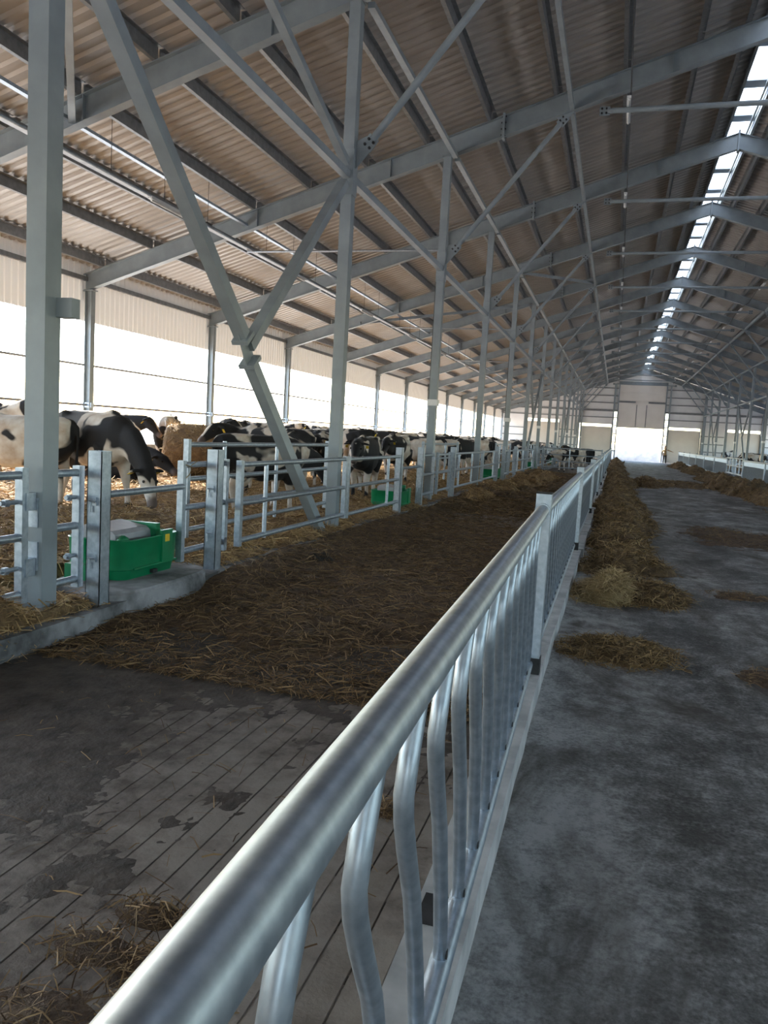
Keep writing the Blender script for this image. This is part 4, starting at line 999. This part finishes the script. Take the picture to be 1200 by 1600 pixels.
put('up', 28, 11.2, 188, 'mostly cream white cow standing behind the column with its rump to the trough', -.12, .13)
put('graze', 146, 11.6, -22, 'large black cow with white patches eating straw with its head down behind the trough', .045, .42, scale=1.0)
put('up', -40, 14.2, 12, 'cow half hidden by the column with raised head against the bright open side', .02, .71)
put('level', 150, 17.8, 10, 'cow behind the large eating cow, only its back and head showing', .02, .55)
put('level', 262, 19.0, 118, 'black cow with a white shoulder band standing left of the round bale', .01, .31)
put('lie', 172, 15.0, -6, 'black cow lying in the straw in front of the round bale', .16, .87, scale=.95)
put('turn', 360, 18.6, -80, 'black-faced cow looking out beside the round bale', .10, .24)
put('turn', 420, 14.9, 176, 'white cow with a black face standing side-on behind the tall gate', -.09, .63)
put('low', 450, 12.6, 60, 'black and white cow seen from behind at the leaning brace', .05, .05)
put('level', 506, 17.9, -80, 'tan and black faced cow beside the braced column', .03, .93)
put('low', 380, 20.5, 178, 'cow in the rear row whose pale back shows above the white cow', -.05, .17)
put('low', 470, 18.5, 175, 'pale backed cow standing in the rear row behind the leaning brace', -.04, .77)
put('level', 566, 16.6, -80, 'mostly black cow facing out just past the braced column', .10, .38)
put('level', 570, 19.0, -84, 'black faced cow with yellow tags between its two neighbours at the gate', .08, .59)
put('level', 617, 21.2, -88, 'black faced cow with white brow facing out before the second trough', .05, .21)
put('low', 650, 23.4, 176, 'white cow with black blotches standing side-on behind the second trough', -.06, .48)
put('low', 700, 24.5, 165, 'dark cow standing just past the sleeved column', .05, .66)
put('low', 728, 27.5, -105, 'dark cow with head low behind the fourth column gate', .06, .02)
put('low', 752, 30.5, 170, 'dark cow with head down behind the far trough', .03, .81)
rnd = random.Random(11); cnt = 0; tries = 0
while cnt < 58 and tries < 6000:
    tries += 1
    y_ = rnd.uniform(16, 66); x_ = rnd.uniform(-10.7, -5.4)
    if y_ < 23 and x_ > -7.4: continue
    if any((x_ - a) ** 2 + (y_ - b) ** 2 < 2.3 ** 2 for a, b in used): continue
    if (x_ - bt.location.x) ** 2 + (y_ - bt.location.y) ** 2 < 4: continue
    used.append((x_, y_)); cnt += 1; near = y_ < 34
    cow(rnd.choice(['low', 'level', 'low', 'low', 'turn']), x_, y_, rnd.choice([0, 180, 90, -90, 200, -20]) + rnd.uniform(-30, 30),
        'black and white cow in the crowd of the rear herd seen above the gates' if near else 'distant black and white cow in the far part of the herd on straw', rnd.uniform(-.06, .09), rnd.random(), 'rear herd' if near else 'far herd', extras=near)
q = at_depth(889, 41.8, .02); cow('low', q.x, q.y, -150, 'pale and black cow standing in the alley behind the cross gate', .0, .27, None, .02)
q = at_depth(905, 44.5, .02); cow('up', q.x, q.y, 150, 'black cow standing beyond the pale cow in the alley', .16, .9, None, .02)
for i in range(12):
    x_ = rnd.uniform(9.6, 15.5); y_ = 46 + i * 3.2
    cow(rnd.choice(['up', 'level', 'low']), x_, y_, rnd.uniform(0, 360), 'cow whose back shows above the opposite bar fence', rnd.uniform(-.08, .08), rnd.random(), 'cows beyond the opposite fence', .25, .95, False)

# ------------------------------------------------------------------ person by the open door
pt = thing('person', 'person in a tan hooded coat by the open end door, arm outstretched', 'person', (4.75, 84.5, 0), R(170))
mb = MB()
mb.tube([(0, 0, .82), (0, 0, .95), (0, .0, 1.15), (0, .02, 1.32), (0, .03, 1.40)], [.17, .18, .19, .17, .09], 14, True, .7)
for s_ in (-1, 1):
    mb.tube([(s_ * .09, 0, .9), (s_ * .10, .05 * s_, .5), (s_ * .11, -.02 + .1 * s_, .08), (s_ * .11, .08 + .1 * s_, .04)], [.10, .075, .055, .045], 10)
mb.tube([(.17, .02, 1.34), (.24, .02, 1.1), (.22, .12, .88), (.21, .14, .80)], [.07, .055, .042, .035], 10)
mb.tube([(-.17, .02, 1.34), (-.40, .08, 1.28), (-.64, .14, 1.20), (-.72, .15, 1.18)], [.07, .055, .042, .035], 10)
mb.tube([(0, .03, 1.36), (0, .04, 1.45), (0, .045, 1.50), (0, .05, 1.58), (0, .05, 1.66), (0, .04, 1.71)], [.06, .065, .085, .10, .095, .05], 12)
me = mb.mesh('body'); o = bpy.data.objects.new('tmp', me); C.objects.link(o)
rm = o.modifiers.new('r', 'REMESH'); rm.mode = 'VOXEL'; rm.voxel_size = .018; sm = o.modifiers.new('s', 'SMOOTH'); sm.iterations = 3
nm = bpy.data.meshes.new_from_object(o.evaluated_get(bpy.context.evaluated_depsgraph_get())); bpy.data.objects.remove(o); nm.name = 'body'; nm.shade_smooth()
nm.materials.clear(); nm.materials.append(PERSC); nm.materials.append(PERSD); nm.materials.append(SKIN)
for p in nm.polygons:
    c = p.center
    p.material_index = 1 if c.z < .80 else (2 if (c.z > 1.43 or c.x < -.67 or (c.x > .15 and c.z < .84)) else 0)
link('body', nm, None, pt)
part('hood', MB().tube([(0, -.02, 1.38), (0, -.03, 1.50), (0, -.015, 1.62), (0, .0, 1.72), (0, .01, 1.76)], [.11, .125, .125, .09, .03], 12), PERSD, pt, True)
for s_ in (-1, 1): part('finger_group' if False else 'hand', MB().tube([(-.72, .15, 1.18), (-.80, .16, 1.16)], [.035, .02], 8) if s_ < 0 else MB().tube([(.21, .14, .80), (.205, .15, .71)], [.035, .02], 8), SKIN, pt, True)
print('objects', len(bpy.data.objects))
